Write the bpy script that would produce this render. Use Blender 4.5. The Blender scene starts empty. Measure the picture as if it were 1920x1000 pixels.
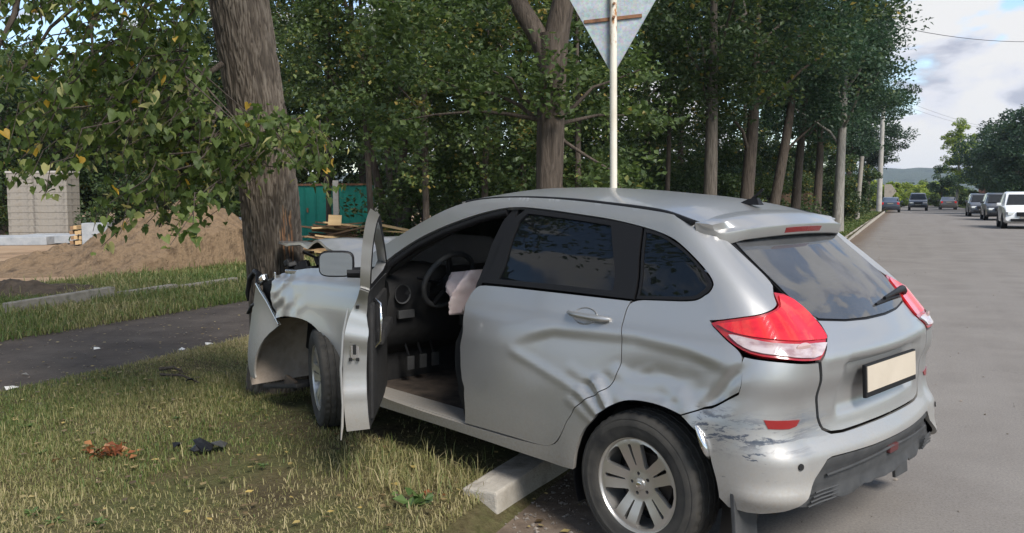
import bpy, bmesh, math, random
import numpy as np
from mathutils import Vector, Matrix, geometry as mgeo

R_ = math.radians
rng = np.random.default_rng(7)
random.seed(7)
SC = bpy.context.scene
COL = SC.collection

# ------------------------------------------------------------------ camera, sky, sun, exposure
cd = bpy.data.cameras.new('camera')
cam = bpy.data.objects.new('camera', cd)
COL.objects.link(cam)
cam.location = (0, 0, 1.568)
cam.matrix_world = Matrix.Translation((0, 0, 1.568)) @ Matrix.Rotation(R_(90 - 4.923), 4, 'X') @ Matrix.Rotation(R_(-0.42), 4, 'Z')
cd.sensor_width = 36
cd.lens = 29.93
cd.clip_start = 0.05
cd.clip_end = 6000
SC.camera = cam

SUN_EL, SUN_AZ = 44.0, 148.0          # azimuth clockwise from +Y
world = bpy.data.worlds.new('World')
SC.world = world
world.use_nodes = True
wt = world.node_tree
wt.nodes.clear()


def N(t, typ, **kw):
    n = t.nodes.new(typ)
    for k, v in kw.items():
        setattr(n, k, v)
    return n


def L(t, a, b):
    t.links.new(a, b)


def build_world():
    t = wt
    out = N(t, 'ShaderNodeOutputWorld')
    bg = N(t, 'ShaderNodeBackground')
    bg.inputs[1].default_value = 0.10
    sky = N(t, 'ShaderNodeTexSky', sky_type='NISHITA')
    sky.sun_disc = False
    sky.sun_elevation = R_(SUN_EL)
    sky.sun_rotation = R_(SUN_AZ)
    sky.air_density = 1.0
    sky.dust_density = 0.0
    sky.ozone_density = 2.0
    tc = N(t, 'ShaderNodeTexCoord')
    sep = N(t, 'ShaderNodeSeparateXYZ')
    L(t, tc.outputs['Generated'], sep.inputs[0])
    def cloud(off):
        ad = N(t, 'ShaderNodeVectorMath', operation='ADD'); ad.inputs[1].default_value = off
        L(t, tc.outputs['Generated'], ad.inputs[0])
        sc = N(t, 'ShaderNodeVectorMath', operation='MULTIPLY'); sc.inputs[1].default_value = (1.0, 1.0, 2.0)
        L(t, ad.outputs[0], sc.inputs[0])
        n = N(t, 'ShaderNodeTexNoise'); n.inputs['Scale'].default_value = 5.2; n.inputs['Detail'].default_value = 10
        n.inputs['Roughness'].default_value = 0.50; n.inputs['Distortion'].default_value = 0.3
        L(t, sc.outputs[0], n.inputs['Vector'])
        return n.outputs[0]
    OFF = (3.3, 6.1, 0.2)
    n1 = cloud(OFF); n2 = cloud((OFF[0], OFF[1], OFF[2] + .045))
    cov = N(t, 'ShaderNodeMapRange'); cov.interpolation_type = 'SMOOTHSTEP'
    cov.inputs[1].default_value = 0.49; cov.inputs[2].default_value = 0.545
    hz = N(t, 'ShaderNodeMapRange'); L(t, sep.outputs[2], hz.inputs[0])       # cloud banks close up towards the horizon
    for i_, v_ in zip((1, 2, 3, 4), (0.0, 0.16, 0.075, 0.0)): hz.inputs[i_].default_value = v_
    nb = N(t, 'ShaderNodeMath', operation='ADD'); L(t, n1, nb.inputs[0]); L(t, hz.outputs[0], nb.inputs[1])
    L(t, nb.outputs[0], cov.inputs[0])
    df = N(t, 'ShaderNodeMath', operation='SUBTRACT'); L(t, n1, df.inputs[0]); L(t, n2, df.inputs[1])   # thicker cloud overhead: grey underside
    cr = N(t, 'ShaderNodeValToRGB')
    ma = N(t, 'ShaderNodeMath', operation='MULTIPLY_ADD'); ma.inputs[1].default_value = 3.5; ma.inputs[2].default_value = .5
    L(t, df.outputs[0], ma.inputs[0]); L(t, ma.outputs[0], cr.inputs[0])
    e = cr.color_ramp.elements
    e[0].position = 0.26; e[0].color = (2.35, 2.5, 3.0, 1)
    e[1].position = 0.64; e[1].color = (4.15, 4.15, 4.2, 1)
    m = e.new(0.46); m.color = (3.7, 3.8, 4.2, 1)
    mix = N(t, 'ShaderNodeMix', data_type='RGBA')
    L(t, cov.outputs[0], mix.inputs['Factor'])
    L(t, sky.outputs[0], mix.inputs['A'])
    L(t, cr.outputs[0], mix.inputs['B'])
    L(t, mix.outputs['Result'], bg.inputs[0])
    L(t, bg.outputs[0], out.inputs[0])


build_world()
sd = bpy.data.lights.new('sun', 'SUN')
sd.energy = 2.8
sd.angle = R_(24)
sd.color = (1.0, 0.95, 0.88)
sun = bpy.data.objects.new('sun', sd)
COL.objects.link(sun)
_d = Vector((math.sin(R_(SUN_AZ)) * math.cos(R_(SUN_EL)), math.cos(R_(SUN_AZ)) * math.cos(R_(SUN_EL)), math.sin(R_(SUN_EL))))
sun.rotation_euler = _d.to_track_quat('Z', 'Y').to_euler()
sun.location = _d * 60

SC.view_settings.view_transform = 'Standard'
SC.view_settings.look = 'None'
SC.view_settings.gamma = 1
SC.view_settings.use_curve_mapping = False
SC.view_settings.exposure = 1.12
SC.cycles.max_bounces = 7
SC.cycles.transparent_max_bounces = 12
SC.cycles.use_denoising = True

# ------------------------------------------------------------------ helpers
def tag(o, label=None, cat=None, group=None, kind=None):
    if label: o['label'] = label
    if cat: o['category'] = cat
    if group: o['group'] = group
    if kind: o['kind'] = kind
    return o


def empty(name, loc=(0, 0, 0), rz=0.0, parent=None):
    o = bpy.data.objects.new(name, None)
    COL.objects.link(o)
    o.location = loc
    o.rotation_euler = (0, 0, rz)
    o.empty_display_size = 0.2
    if parent: o.parent = parent
    return o


def link_mesh(name, me, parent=None):
    o = bpy.data.objects.new(name, me)
    COL.objects.link(o)
    if parent: o.parent = parent
    return o


def mesh_np(name, verts, faces, mats=None, parent=None, smooth=False, midx=None, attrs=None, sharp=None):
    """verts (n,3); faces: (m,3)/(m,4) int array or a list of tuples"""
    verts = np.asarray(verts, np.float32)
    me = bpy.data.meshes.new(name)
    if isinstance(faces, np.ndarray):
        m, k = faces.shape
        me.vertices.add(len(verts)); me.vertices.foreach_set('co', verts.ravel())
        me.loops.add(m * k); me.loops.foreach_set('vertex_index', faces.astype(np.int32).ravel())
        me.polygons.add(m); me.polygons.foreach_set('loop_start', np.arange(0, m * k, k, dtype=np.int32))
    else:
        me.from_pydata([tuple(map(float, v)) for v in verts], [], [tuple(int(i) for i in f) for f in faces])
    me.update(calc_edges=True)
    if mats is not None:
        for x in (mats if isinstance(mats, (list, tuple)) else [mats]): me.materials.append(x)
    if midx is not None:
        me.polygons.foreach_set('material_index', np.asarray(midx, np.int32))
    me.polygons.foreach_set('use_smooth', np.full(len(me.polygons), bool(smooth)))
    if attrs:
        for k, v in attrs.items():
            a = me.attributes.new(k, 'FLOAT', 'POINT'); a.data.foreach_set('value', np.asarray(v, np.float32))
    if smooth and sharp:
        me.set_sharp_from_angle(angle=R_(sharp))
    me.validate()
    return link_mesh(name, me, parent)


class MB:
    """collects boxes, bars, tubes, sheets; build() links them as ONE mesh object"""
    def __init__(s): s.v = []; s.f = []
    def add(s, v, f):
        b = len(s.v); s.v += [tuple(map(float, p)) for p in v]; s.f += [tuple(int(i) + b for i in q) for q in f]; return s
    def box(s, c, size, rot=None):
        hx, hy, hz = size[0] / 2, size[1] / 2, size[2] / 2
        v = [Vector((x, y, z)) for x in (-hx, hx) for y in (-hy, hy) for z in (-hz, hz)]
        if rot is not None: v = [rot @ p for p in v]
        v = [p + Vector(c) for p in v]
        return s.add(v, [(0, 1, 3, 2), (4, 6, 7, 5), (0, 4, 5, 1), (2, 3, 7, 6), (0, 2, 6, 4), (1, 5, 7, 3)])
    def tube(s, pts, radii, seg=8, caps=True):
        pts = [Vector(p) for p in pts]
        if not hasattr(radii, '__len__'): radii = [radii] * len(pts)
        radii = [float(q) for q in radii]
        V = []; F = []
        up = None
        for i, p in enumerate(pts):
            d = (pts[min(i + 1, len(pts) - 1)] - pts[max(i - 1, 0)]).normalized()
            if up is None:
                up = Vector((0, 0, 1)) if abs(d.z) < 0.9 else Vector((1, 0, 0))
            a = d.cross(up).normalized(); b = a.cross(d).normalized(); up = b
            for k in range(seg):
                t = 2 * math.pi * k / seg
                V.append(p + radii[i] * (math.cos(t) * a + math.sin(t) * b))
        for i in range(len(pts) - 1):
            for k in range(seg):
                k2 = (k + 1) % seg
                F.append((i * seg + k, i * seg + k2, (i + 1) * seg + k2, (i + 1) * seg + k))
        if caps:
            F.append(tuple(range(seg - 1, -1, -1))); F.append(tuple((len(pts) - 1) * seg + k for k in range(seg)))
        return s.add(V, F)
    def lathe(s, prof, origin=(0, 0, 0), seg=48, axis='Y', close=False):
        """prof: list of (radius, along)"""
        V = []; F = []; n = len(prof)
        for k in range(seg):
            t = 2 * math.pi * k / seg
            for r, a in prof:
                if axis == 'Y': V.append((origin[0] + r * math.cos(t), origin[1] + a, origin[2] + r * math.sin(t)))
                else: V.append((origin[0] + r * math.cos(t), origin[1] + r * math.sin(t), origin[2] + a))
        for k in range(seg):
            k2 = (k + 1) % seg
            for i in range(n - 1 if not close else n):
                j = (i + 1) % n
                F.append((k * n + i, k2 * n + i, k2 * n + j, k * n + j))
        return s.add(V, F)
    def build(s, name, mat, parent=None, smooth=False, sharp=35, bevel=0.0):
        o = mesh_np(name, np.array(s.v), s.f, mat, parent, smooth)
        bm = bmesh.new(); bm.from_mesh(o.data)
        if bevel > 0:
            bmesh.ops.bevel(bm, geom=[e for e in bm.edges if e.is_manifold and e.calc_face_angle(0) > 0.6], offset=bevel, segments=2, affect='EDGES', profile=0.6)
        bmesh.ops.recalc_face_normals(bm, faces=bm.faces)
        bm.to_mesh(o.data); bm.free()
        if smooth: o.data.polygons.foreach_set('use_smooth', [True] * len(o.data.polygons)); o.data.set_sharp_from_angle(angle=R_(sharp))
        return o


def _hash(ix, iy, seed):
    h = (ix.astype(np.int64) * 374761393 + iy.astype(np.int64) * 668265263 + seed * 1442695041) & 0x7fffffff
    h = ((h ^ (h >> 13)) * 1274126177) & 0x7fffffff
    return ((h ^ (h >> 16)) & 0xffff) / 65535.0


def vnoise(x, y, seed=0, oct=3):
    x = np.asarray(x, float); y = np.asarray(y, float)
    r = 0; a = 1.0; tot = 0
    for o in range(oct):
        ix = np.floor(x); iy = np.floor(y); fx = x - ix; fy = y - iy
        fx = fx * fx * (3 - 2 * fx); fy = fy * fy * (3 - 2 * fy)
        v = (_hash(ix, iy, seed + o) * (1 - fx) + _hash(ix + 1, iy, seed + o) * fx) * (1 - fy) + (_hash(ix, iy + 1, seed + o) * (1 - fx) + _hash(ix + 1, iy + 1, seed + o) * fx) * fy
        r = r + a * v; tot += a; a *= 0.5; x = x * 2.03 + 7.1; y = y * 2.03 + 3.3
    return r / tot


def sst(a, b, x):
    t = np.clip((np.asarray(x, float) - a) / (b - a), 0, 1)
    return t * t * (3 - 2 * t)


# ------------------------------------------------------------------ materials
def mat(name, base=(.5, .5, .5), rough=.6, metal=0.0, spec=0.5, coat=0.0):
    m = bpy.data.materials.new(name)
    m.use_nodes = True
    b = m.node_tree.nodes['Principled BSDF']
    b.inputs['Base Color'].default_value = (*base, 1)
    b.inputs['Roughness'].default_value = rough
    b.inputs['Metallic'].default_value = metal
    b.inputs['Specular IOR Level'].default_value = spec
    b.inputs['Coat Weight'].default_value = coat
    b.inputs['Coat Roughness'].default_value = 0.06
    return m, m.node_tree, b


def coords(t, space='Object', scale=(1, 1, 1)):
    tc = N(t, 'ShaderNodeTexCoord')
    mp = N(t, 'ShaderNodeMapping')
    mp.inputs['Scale'].default_value = scale
    L(t, tc.outputs[space], mp.inputs[0])
    return mp.outputs[0]


def noise(t, vec, scale=5, detail=5, rough=.55, dist=0.0):
    n = N(t, 'ShaderNodeTexNoise')
    n.inputs['Scale'].default_value = scale; n.inputs['Detail'].default_value = detail
    n.inputs['Roughness'].default_value = rough; n.inputs['Distortion'].default_value = dist
    if vec is not None: L(t, vec, n.inputs['Vector'])
    return n.outputs[0]


def ramp(t, fac, stops):
    r = N(t, 'ShaderNodeValToRGB')
    L(t, fac, r.inputs[0])
    el = r.color_ramp.elements
    while len(el) < len(stops): el.new(0.5)
    for e, (p, c) in zip(el, stops):
        e.position = p; e.color = (*c, 1) if len(c) == 3 else c
    return r.outputs[0]


def mixc(t, fac, a, b):
    m = N(t, 'ShaderNodeMix', data_type='RGBA')
    if isinstance(fac, (int, float)): m.inputs['Factor'].default_value = fac
    else: L(t, fac, m.inputs['Factor'])
    for k, v in (('A', a), ('B', b)):
        if isinstance(v, tuple): m.inputs[k].default_value = (*v, 1) if len(v) == 3 else v
        else: L(t, v, m.inputs[k])
    return m.outputs['Result']


def rng_node(t, val, a, b, c=0.0, d=1.0, smooth=True):
    m = N(t, 'ShaderNodeMapRange')
    m.interpolation_type = 'SMOOTHSTEP' if smooth else 'LINEAR'
    L(t, val, m.inputs[0])
    for i, v in zip((1, 2, 3, 4), (a, b, c, d)): m.inputs[i].default_value = v
    return m.outputs[0]


def math_node(t, op, a, b=None):
    m = N(t, 'ShaderNodeMath', operation=op)
    for i, v in ((0, a), (1, b)):
        if v is None: continue
        if isinstance(v, (int, float)): m.inputs[i].default_value = v
        else: L(t, v, m.inputs[i])
    return m.outputs[0]


def bump(t, b, height, strength=.3, dist=.01):
    n = N(t, 'ShaderNodeBump')
    n.inputs['Strength'].default_value = strength; n.inputs['Distance'].default_value = dist
    L(t, height, n.inputs['Height']); L(t, n.outputs[0], b.inputs['Normal'])


def noisy(name, c1, c2, scale=8, rough=.85, bscale=60, bstr=.3, bdist=.01, c3=None, spec=.25, metal=0.0, vscale=(1, 1, 1)):
    m, t, b = mat(name, c1, rough, metal, spec)
    v = coords(t, 'Object', vscale)
    st = [(.3, c1), (.7, c2)] if c3 is None else [(.28, c1), (.5, c2), (.72, c3)]
    L(t, ramp(t, noise(t, v, scale, 8, .6), st), b.inputs['Base Color'])
    if bstr: bump(t, b, noise(t, v, bscale, 6, .65), bstr, bdist)
    return m


def leaf_material(name, stops, translucent=.35, rough=.5):
    m, t, b = mat(name, (.05, .08, .03), rough, 0, .35)
    at = N(t, 'ShaderNodeAttribute'); at.attribute_name = 'tint'
    col = ramp(t, at.outputs['Fac'], stops)
    L(t, col, b.inputs['Base Color'])
    tr = N(t, 'ShaderNodeBsdfTranslucent')
    hs = N(t, 'ShaderNodeHueSaturation'); hs.inputs['Value'].default_value = 1.5; hs.inputs['Saturation'].default_value = 1.1
    L(t, col, hs.inputs['Color']); L(t, hs.outputs[0], tr.inputs[0])
    mx = N(t, 'ShaderNodeMixShader'); mx.inputs[0].default_value = translucent
    out = t.nodes['Material Output']
    L(t, b.outputs[0], mx.inputs[1]); L(t, tr.outputs[0], mx.inputs[2]); L(t, mx.outputs[0], out.inputs[0])
    return m


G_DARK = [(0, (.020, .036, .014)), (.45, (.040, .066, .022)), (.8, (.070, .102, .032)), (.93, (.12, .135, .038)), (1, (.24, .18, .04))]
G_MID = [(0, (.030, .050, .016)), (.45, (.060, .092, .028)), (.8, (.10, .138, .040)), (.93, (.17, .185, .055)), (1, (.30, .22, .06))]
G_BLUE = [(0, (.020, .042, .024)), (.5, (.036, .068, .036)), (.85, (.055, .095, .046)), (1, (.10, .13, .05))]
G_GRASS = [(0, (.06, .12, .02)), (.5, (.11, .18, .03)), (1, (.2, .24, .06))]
G_LIME = [(0, (.10, .15, .03)), (.5, (.22, .28, .05)), (1, (.38, .40, .09))]  # leaf colours lifted to give the far bushes a sunlit look
M = {}
M['leaf_dark'] = leaf_material('leaf_dark', G_DARK)
M['leaf_mid'] = leaf_material('leaf_mid', G_MID)
M['leaf_blue'] = leaf_material('leaf_blue', G_BLUE)
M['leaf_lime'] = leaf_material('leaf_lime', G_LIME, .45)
M['linden'] = leaf_material('linden_leaf', [(0, (.036, .060, .018)), (.5, (.082, .120, .030)), (.80, (.135, .17, .045)), (.89, (.20, .21, .07)), (.96, (.40, .37, .16)), (1, (.44, .28, .05))], .42, .55)
M['grass'] = leaf_material('grass_blade', [(0, (.048, .088, .018)), (.35, (.085, .125, .030)), (.6, (.175, .172, .062)), (.85, (.285, .245, .115)), (1, (.37, .31, .17))], .3, .6)


def bark(name, dark=(.038, .030, .024), light=(.115, .092, .074)):
    m, t, b = mat(name, dark, .92, 0, .15)
    v = coords(t, 'Object', (9, 9, 1.1))
    n1 = noise(t, v, 3.2, 8, .62, .6)
    L(t, ramp(t, n1, [(.32, dark), (.52, tuple((a + c) / 2 for a, c in zip(dark, light))), (.74, light)]), b.inputs['Base Color'])
    bump(t, b, n1, .9, .03)
    return m


M['bark'] = bark('bark')
M['bark_grey'] = bark('bark_grey', (.055, .046, .037), (.15, .128, .105))
M['bark_pale'] = bark('bark_pale', (.13, .12, .105), (.32, .30, .27))
M['wood_raw'] = noisy('raw_wood', (.42, .26, .13), (.62, .44, .25), 6, .8, 40, .3, .004, vscale=(1, 1, .2))
M['concrete'] = noisy('concrete', (.24, .225, .20), (.38, .36, .33), 5, .9, 70, .4, .006, (.30, .28, .25))
M['concrete_pale'] = noisy('concrete_pale', (.11, .098, .084), (.25, .228, .198), 3.0, .9, 50, .5, .008, (.21, .183, .145), vscale=(1.6, 1.6, .7))
M['kerb'] = noisy('kerb_concrete', (.17, .15, .125), (.36, .33, .285), 7, .93, 80, .7, .008, (.265, .24, .20))
M['sand'] = noisy('sand', (.075, .050, .030), (.215, .148, .090), 4.2, .97, 12, 1.0, .10, (.145, .096, .057))
M['soil'] = noisy('soil', (.035, .026, .018), (.10, .075, .052), 5, .95, 30, .7, .02)


def ground_mats():
    # lawn soil under the blades
    m, t, b = mat('lawn_soil', (.1, .08, .04), .97, 0, .1)
    v = coords(t)
    c = ramp(t, noise(t, v, 1.3, 9, .66), [(.30, (.060, .045, .028)), (.46, (.12, .10, .052)), (.58, (.10, .105, .042)), (.75, (.18, .145, .08))])
    c2 = ramp(t, noise(t, v, 26, 6, .7), [(.3, (.35, .33, .30)), (.7, (1, 1, 1))])
    mm = N(t, 'ShaderNodeMix', data_type='RGBA', blend_type='MULTIPLY'); mm.inputs['Factor'].default_value = .8
    L(t, c, mm.inputs['A']); L(t, c2, mm.inputs['B'])
    L(t, mm.outputs['Result'], b.inputs['Base Color'])
    bump(t, b, noise(t, v, 40, 8, .7), .8, .03)
    M['lawn'] = m
    m, t, b = mat('verge_turf', (.06, .09, .03), .97, 0, .1)
    v = coords(t)
    c = ramp(t, noise(t, v, .8, 9, .7), [(.30, (.05, .075, .02)), (.5, (.09, .12, .03)), (.7, (.15, .15, .05))])
    L(t, c, b.inputs['Base Color'])
    bump(t, b, noise(t, v, 18, 8, .75), 1, .06)
    M['verge'] = m
    # worn road asphalt, local x is across the road
    m, t, b = mat('road_asphalt', (.12, .115, .11), .9, 0, .2)
    v = coords(t)
    fine = noise(t, v, 160, 4, .8)
    med = noise(t, v, 1.1, 9, .62)
    vl = coords(t, 'Object', (1.6, .10, 1))
    lanes = noise(t, vl, 1.0, 5, .5)
    c = ramp(t, med, [(.3, (.150, .136, .124)), (.55, (.185, .170, .155)), (.75, (.215, .199, .182))])
    c = mixc(t, rng_node(t, lanes, .42, .62, 0, .5), c, (.20, .185, .170))
    f2 = ramp(t, noise(t, v, 75, 7, .85), [(.3, (.42, .42, .42)), (.5, (.98, .98, .98)), (.72, (1.5, 1.47, 1.42))])
    mm = N(t, 'ShaderNodeMix', data_type='RGBA', blend_type='MULTIPLY'); mm.inputs['Factor'].default_value = .8
    L(t, c, mm.inputs['A']); L(t, f2, mm.inputs['B'])
    tc = N(t, 'ShaderNodeTexCoord'); sp = N(t, 'ShaderNodeSeparateXYZ'); L(t, tc.outputs['Object'], sp.inputs[0])
    edge = math_node(t, 'ADD', sp.outputs[0], math_node(t, 'MULTIPLY', noise(t, v, 2.3, 7, .65), 1.1))
    dirtf = rng_node(t, edge, -1.0, -.35, .9, 0.0)
    dirt = ramp(t, noise(t, v, 14, 7, .7), [(.3, (.075, .052, .036)), (.55, (.13, .095, .068)), (.75, (.20, .155, .115))])
    c = mixc(t, dirtf, mm.outputs['Result'], dirt)
    # dark blotches, cracks
    vo = N(t, 'ShaderNodeTexVoronoi', feature='DISTANCE_TO_EDGE'); vo.inputs['Scale'].default_value = .55
    dv = N(t, 'ShaderNodeVectorMath', operation='ADD'); L(t, v, dv.inputs[0])
    nn = N(t, 'ShaderNodeTexNoise'); nn.inputs['Scale'].default_value = 2.5; nn.inputs['Detail'].default_value = 5; L(t, v, nn.inputs['Vector'])
    L(t, nn.outputs['Color'], dv.inputs[1]); L(t, dv.outputs[0], vo.inputs['Vector'])
    crack = rng_node(t, vo.outputs[0], .0, .008, .55, 0.0)
    crm = math_node(t, 'MULTIPLY', crack, rng_node(t, noise(t, v, .35, 3), .58, .66))
    c = mixc(t, crm, c, (.05, .046, .042))
    L(t, c, b.inputs['Base Color'])
    bump(t, b, fine, .5, .006)
    M['road'] = m
    m, t, b = mat('path_asphalt', (.05, .046, .043), .92, 0, .2)
    v = coords(t)
    c = ramp(t, noise(t, v, 2.2, 9, .68), [(.3, (.052, .042, .036)), (.55, (.086, .071, .060)), (.78, (.125, .104, .087))])
    f2 = ramp(t, noise(t, v, 120, 4, .8), [(.25, (.5, .5, .5)), (.5, (.95, .95, .95)), (.85, (1.6, 1.55, 1.5))])
    mm = N(t, 'ShaderNodeMix', data_type='RGBA', blend_type='MULTIPLY'); mm.inputs['Factor'].default_value = .8
    L(t, c, mm.inputs['A']); L(t, f2, mm.inputs['B'])
    L(t, mm.outputs['Result'], b.inputs['Base Color'])
    bump(t, b, noise(t, v, 70, 7, .7), .6, .012)
    M['path'] = m
    m, t, b = mat('site_dirt', (.25, .17, .11), .97, 0, .1)
    v = coords(t)
    c = ramp(t, noise(t, v, .5, 9, .68), [(.3, (.16, .115, .075)), (.5, (.28, .19, .12)), (.7, (.33, .25, .17))])
    L(t, c, b.inputs['Base Color'])
    bump(t, b, noise(t, v, 14, 7, .7), .7, .03)
    M['site'] = m


ground_mats()

# ------------------------------------------------------------------ ground, in road-aligned coordinates (s across, t along)
EX, EY = .4195, .9078
ROAD_RZ = -math.atan2(EX, EY)


def st(s, t, z=0.0):
    return Vector((s * EY + t * EX, -s * EX + t * EY, z))


def st_np(s, t):
    return s * EY + t * EX, -s * EX + t * EY


def drop(x, y):
    return -.0065 * max(0.0, x * EX + y * EY - 10)


def sheet(name, s0, s1, t0, t1, z, mt, ds, dt, amp=0.0, seed=3, edge_noise=0.0, kind='structure'):
    ns = max(2, int((s1 - s0) / ds)); nt = max(2, int((t1 - t0) / dt))
    # denser rows near the camera
    tt = t0 + (t1 - t0) * np.linspace(0, 1, nt + 1) ** 1.6
    ss = np.linspace(s0, s1, ns + 1)
    S, T = np.meshgrid(ss, tt)
    Z = np.full_like(S, z) - .0065 * np.maximum(0, T - 10) + amp * (vnoise(S * .9, T * .9, seed, 4) - .5) * 2
    if name == 'lawn': Z = Z * (1 - sst(-1.88, -1.70, S)) - .15 * sst(-6.02, -6.2, S)
    if name == 'grass_strip': Z = Z - .10 * sst(-8.38, -8.2, S)
    S = S.copy()
    if edge_noise:
        S[:, 0] += (vnoise(T[:, 0] * 1.3, T[:, 0] * 0, seed + 5, 4) - .5) * edge_noise
        S[:, -1] += (vnoise(T[:, 0] * 1.3, T[:, 0] * 0 + 9, seed + 6, 4) - .5) * edge_noise
    V = np.stack([S, T, Z], -1).reshape(-1, 3)
    i = np.arange(ns * nt); r = i // ns; c = i % ns
    a = r * (ns + 1) + c
    F = np.stack([a, a + 1, a + ns + 2, a + ns + 1], 1)
    o = mesh_np(name, V, F, mt, None, True)
    o.rotation_euler = (0, 0, ROAD_RZ)
    tag(o, kind=kind)
    return o


_ty = [-300, 0, 40, 80, 120, 200, 300, 2600]
_tv = []
for y_ in _ty:
    for x_ in (-2500, -100, 0, 60, 140, 2500): _tv.append((x_, y_, -.12 + (-.0065 * max(0, min(x_, 140) * EX + min(y_, 300) * EY - 10) if y_ > 0 else 0) - (.6 if y_ > 150 else 0)))
terr = mesh_np('terrain', _tv, [(r * 6 + c, r * 6 + c + 1, (r + 1) * 6 + c + 1, (r + 1) * 6 + c) for r in range(len(_ty) - 1) for c in range(5)], M['verge'])
tag(terr, kind='structure')
sheet('road', -1.74, 6.6, -14, 190, 0.0, M['road'], .5, 1.0, .006, 2)
sheet('lawn', -6.2, -1.68, -10, 170, .105, M['lawn'], .16, .3, .022, 11)
sheet('footpath', -8.45, -5.95, -10, 150, .10, M['path'], .2, .4, .010, 21, .22)
sheet('grass_strip', -13.2, -8.2, -10, 150, .12, M['lawn'], .25, .4, .03, 31)
sheet('building_site_ground', -90, -12.6, -20, 130, .10, M['site'], 1.5, 1.5, .05, 41, .5)
sheet('right_verge', 6.6, 40, -10, 190, .05, M['verge'], 1.5, 1.5, .05, 51)


def hills():
    xs = np.linspace(-900, 2300, 120)
    V = []; F = []
    for j, (y, hk) in enumerate(((1150, 0), (1300, .55), (1500, 1.0), (1750, .9))):
        h = (24 + 30 * vnoise(xs / 420, xs * 0 + .3, 5, 3) + 5 * vnoise(xs / 30, xs * 0 + 4, 8, 2)) * hk - 3
        h = h + 3.5 * hk * vnoise(xs / 6, xs * 0 + j, 18, 2)
        for x, z in zip(xs, h): V.append((x, y, z))
    n = len(xs)
    for j in range(3):
        for i in range(n - 1): F.append((j * n + i, j * n + i + 1, (j + 1) * n + i + 1, (j + 1) * n + i))
    m = noisy('wooded_hill', (.010, .020, .018), (.050, .070, .045), .035, 1.0, .12, .9, 8, (.022, .036, .028))
    tag(mesh_np('hills', V, F, m, None, True), kind='structure')


hills()

# kerb: one stone per metre along the road edge
def kerbs():
    root = empty('kerb', st(-1.8, 3.5, 0), 0)
    tag(root, kind='structure')
    me = None
    k = 0; t = 3.56
    while t < 92:
        if me is None:
            b = MB(); b.box((0, 0, 0), (.19, .985, .36))
            o = b.build('kerb_stone', M['kerb'], root, bevel=.012)
            bm = bmesh.new(); bm.from_mesh(o.data)
            bmesh.ops.subdivide_edges(bm, edges=bm.edges, cuts=3, use_grid_fill=True)
            for v in bm.verts:
                q = vnoise(np.array([v.co.x * 16 + v.co.z * 9]), np.array([v.co.y * 14]), 4)[0] - .5
                v.co += Vector((q * .014, 0, q * .012))
            bm.to_mesh(o.data); bm.free(); me = o.data
        else:
            o = link_mesh('kerb_stone', me, root)
        loc = st(-1.80 - .0005 * t + random.uniform(-.008, .008), t + .5, -.03 + random.uniform(-.012, .008)) - root.location
        loc.z += -.0065 * max(0, t - 10) - (.03 if t > 26 else 0)
        o.location = loc
        o.rotation_euler = (random.uniform(-.012, .012), random.uniform(-.02, .02), ROAD_RZ + random.uniform(-.02, .02) - (.05 if k == 0 else 0))
        t += 1.0; k += 1


kerbs()

# ------------------------------------------------------------------ grass blades
def in_view(x, y, m=.30, far=1e9):
    return (y > 1.2) & (np.abs(x / np.maximum(y, .1)) < .6 + m) & (y < far)


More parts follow.
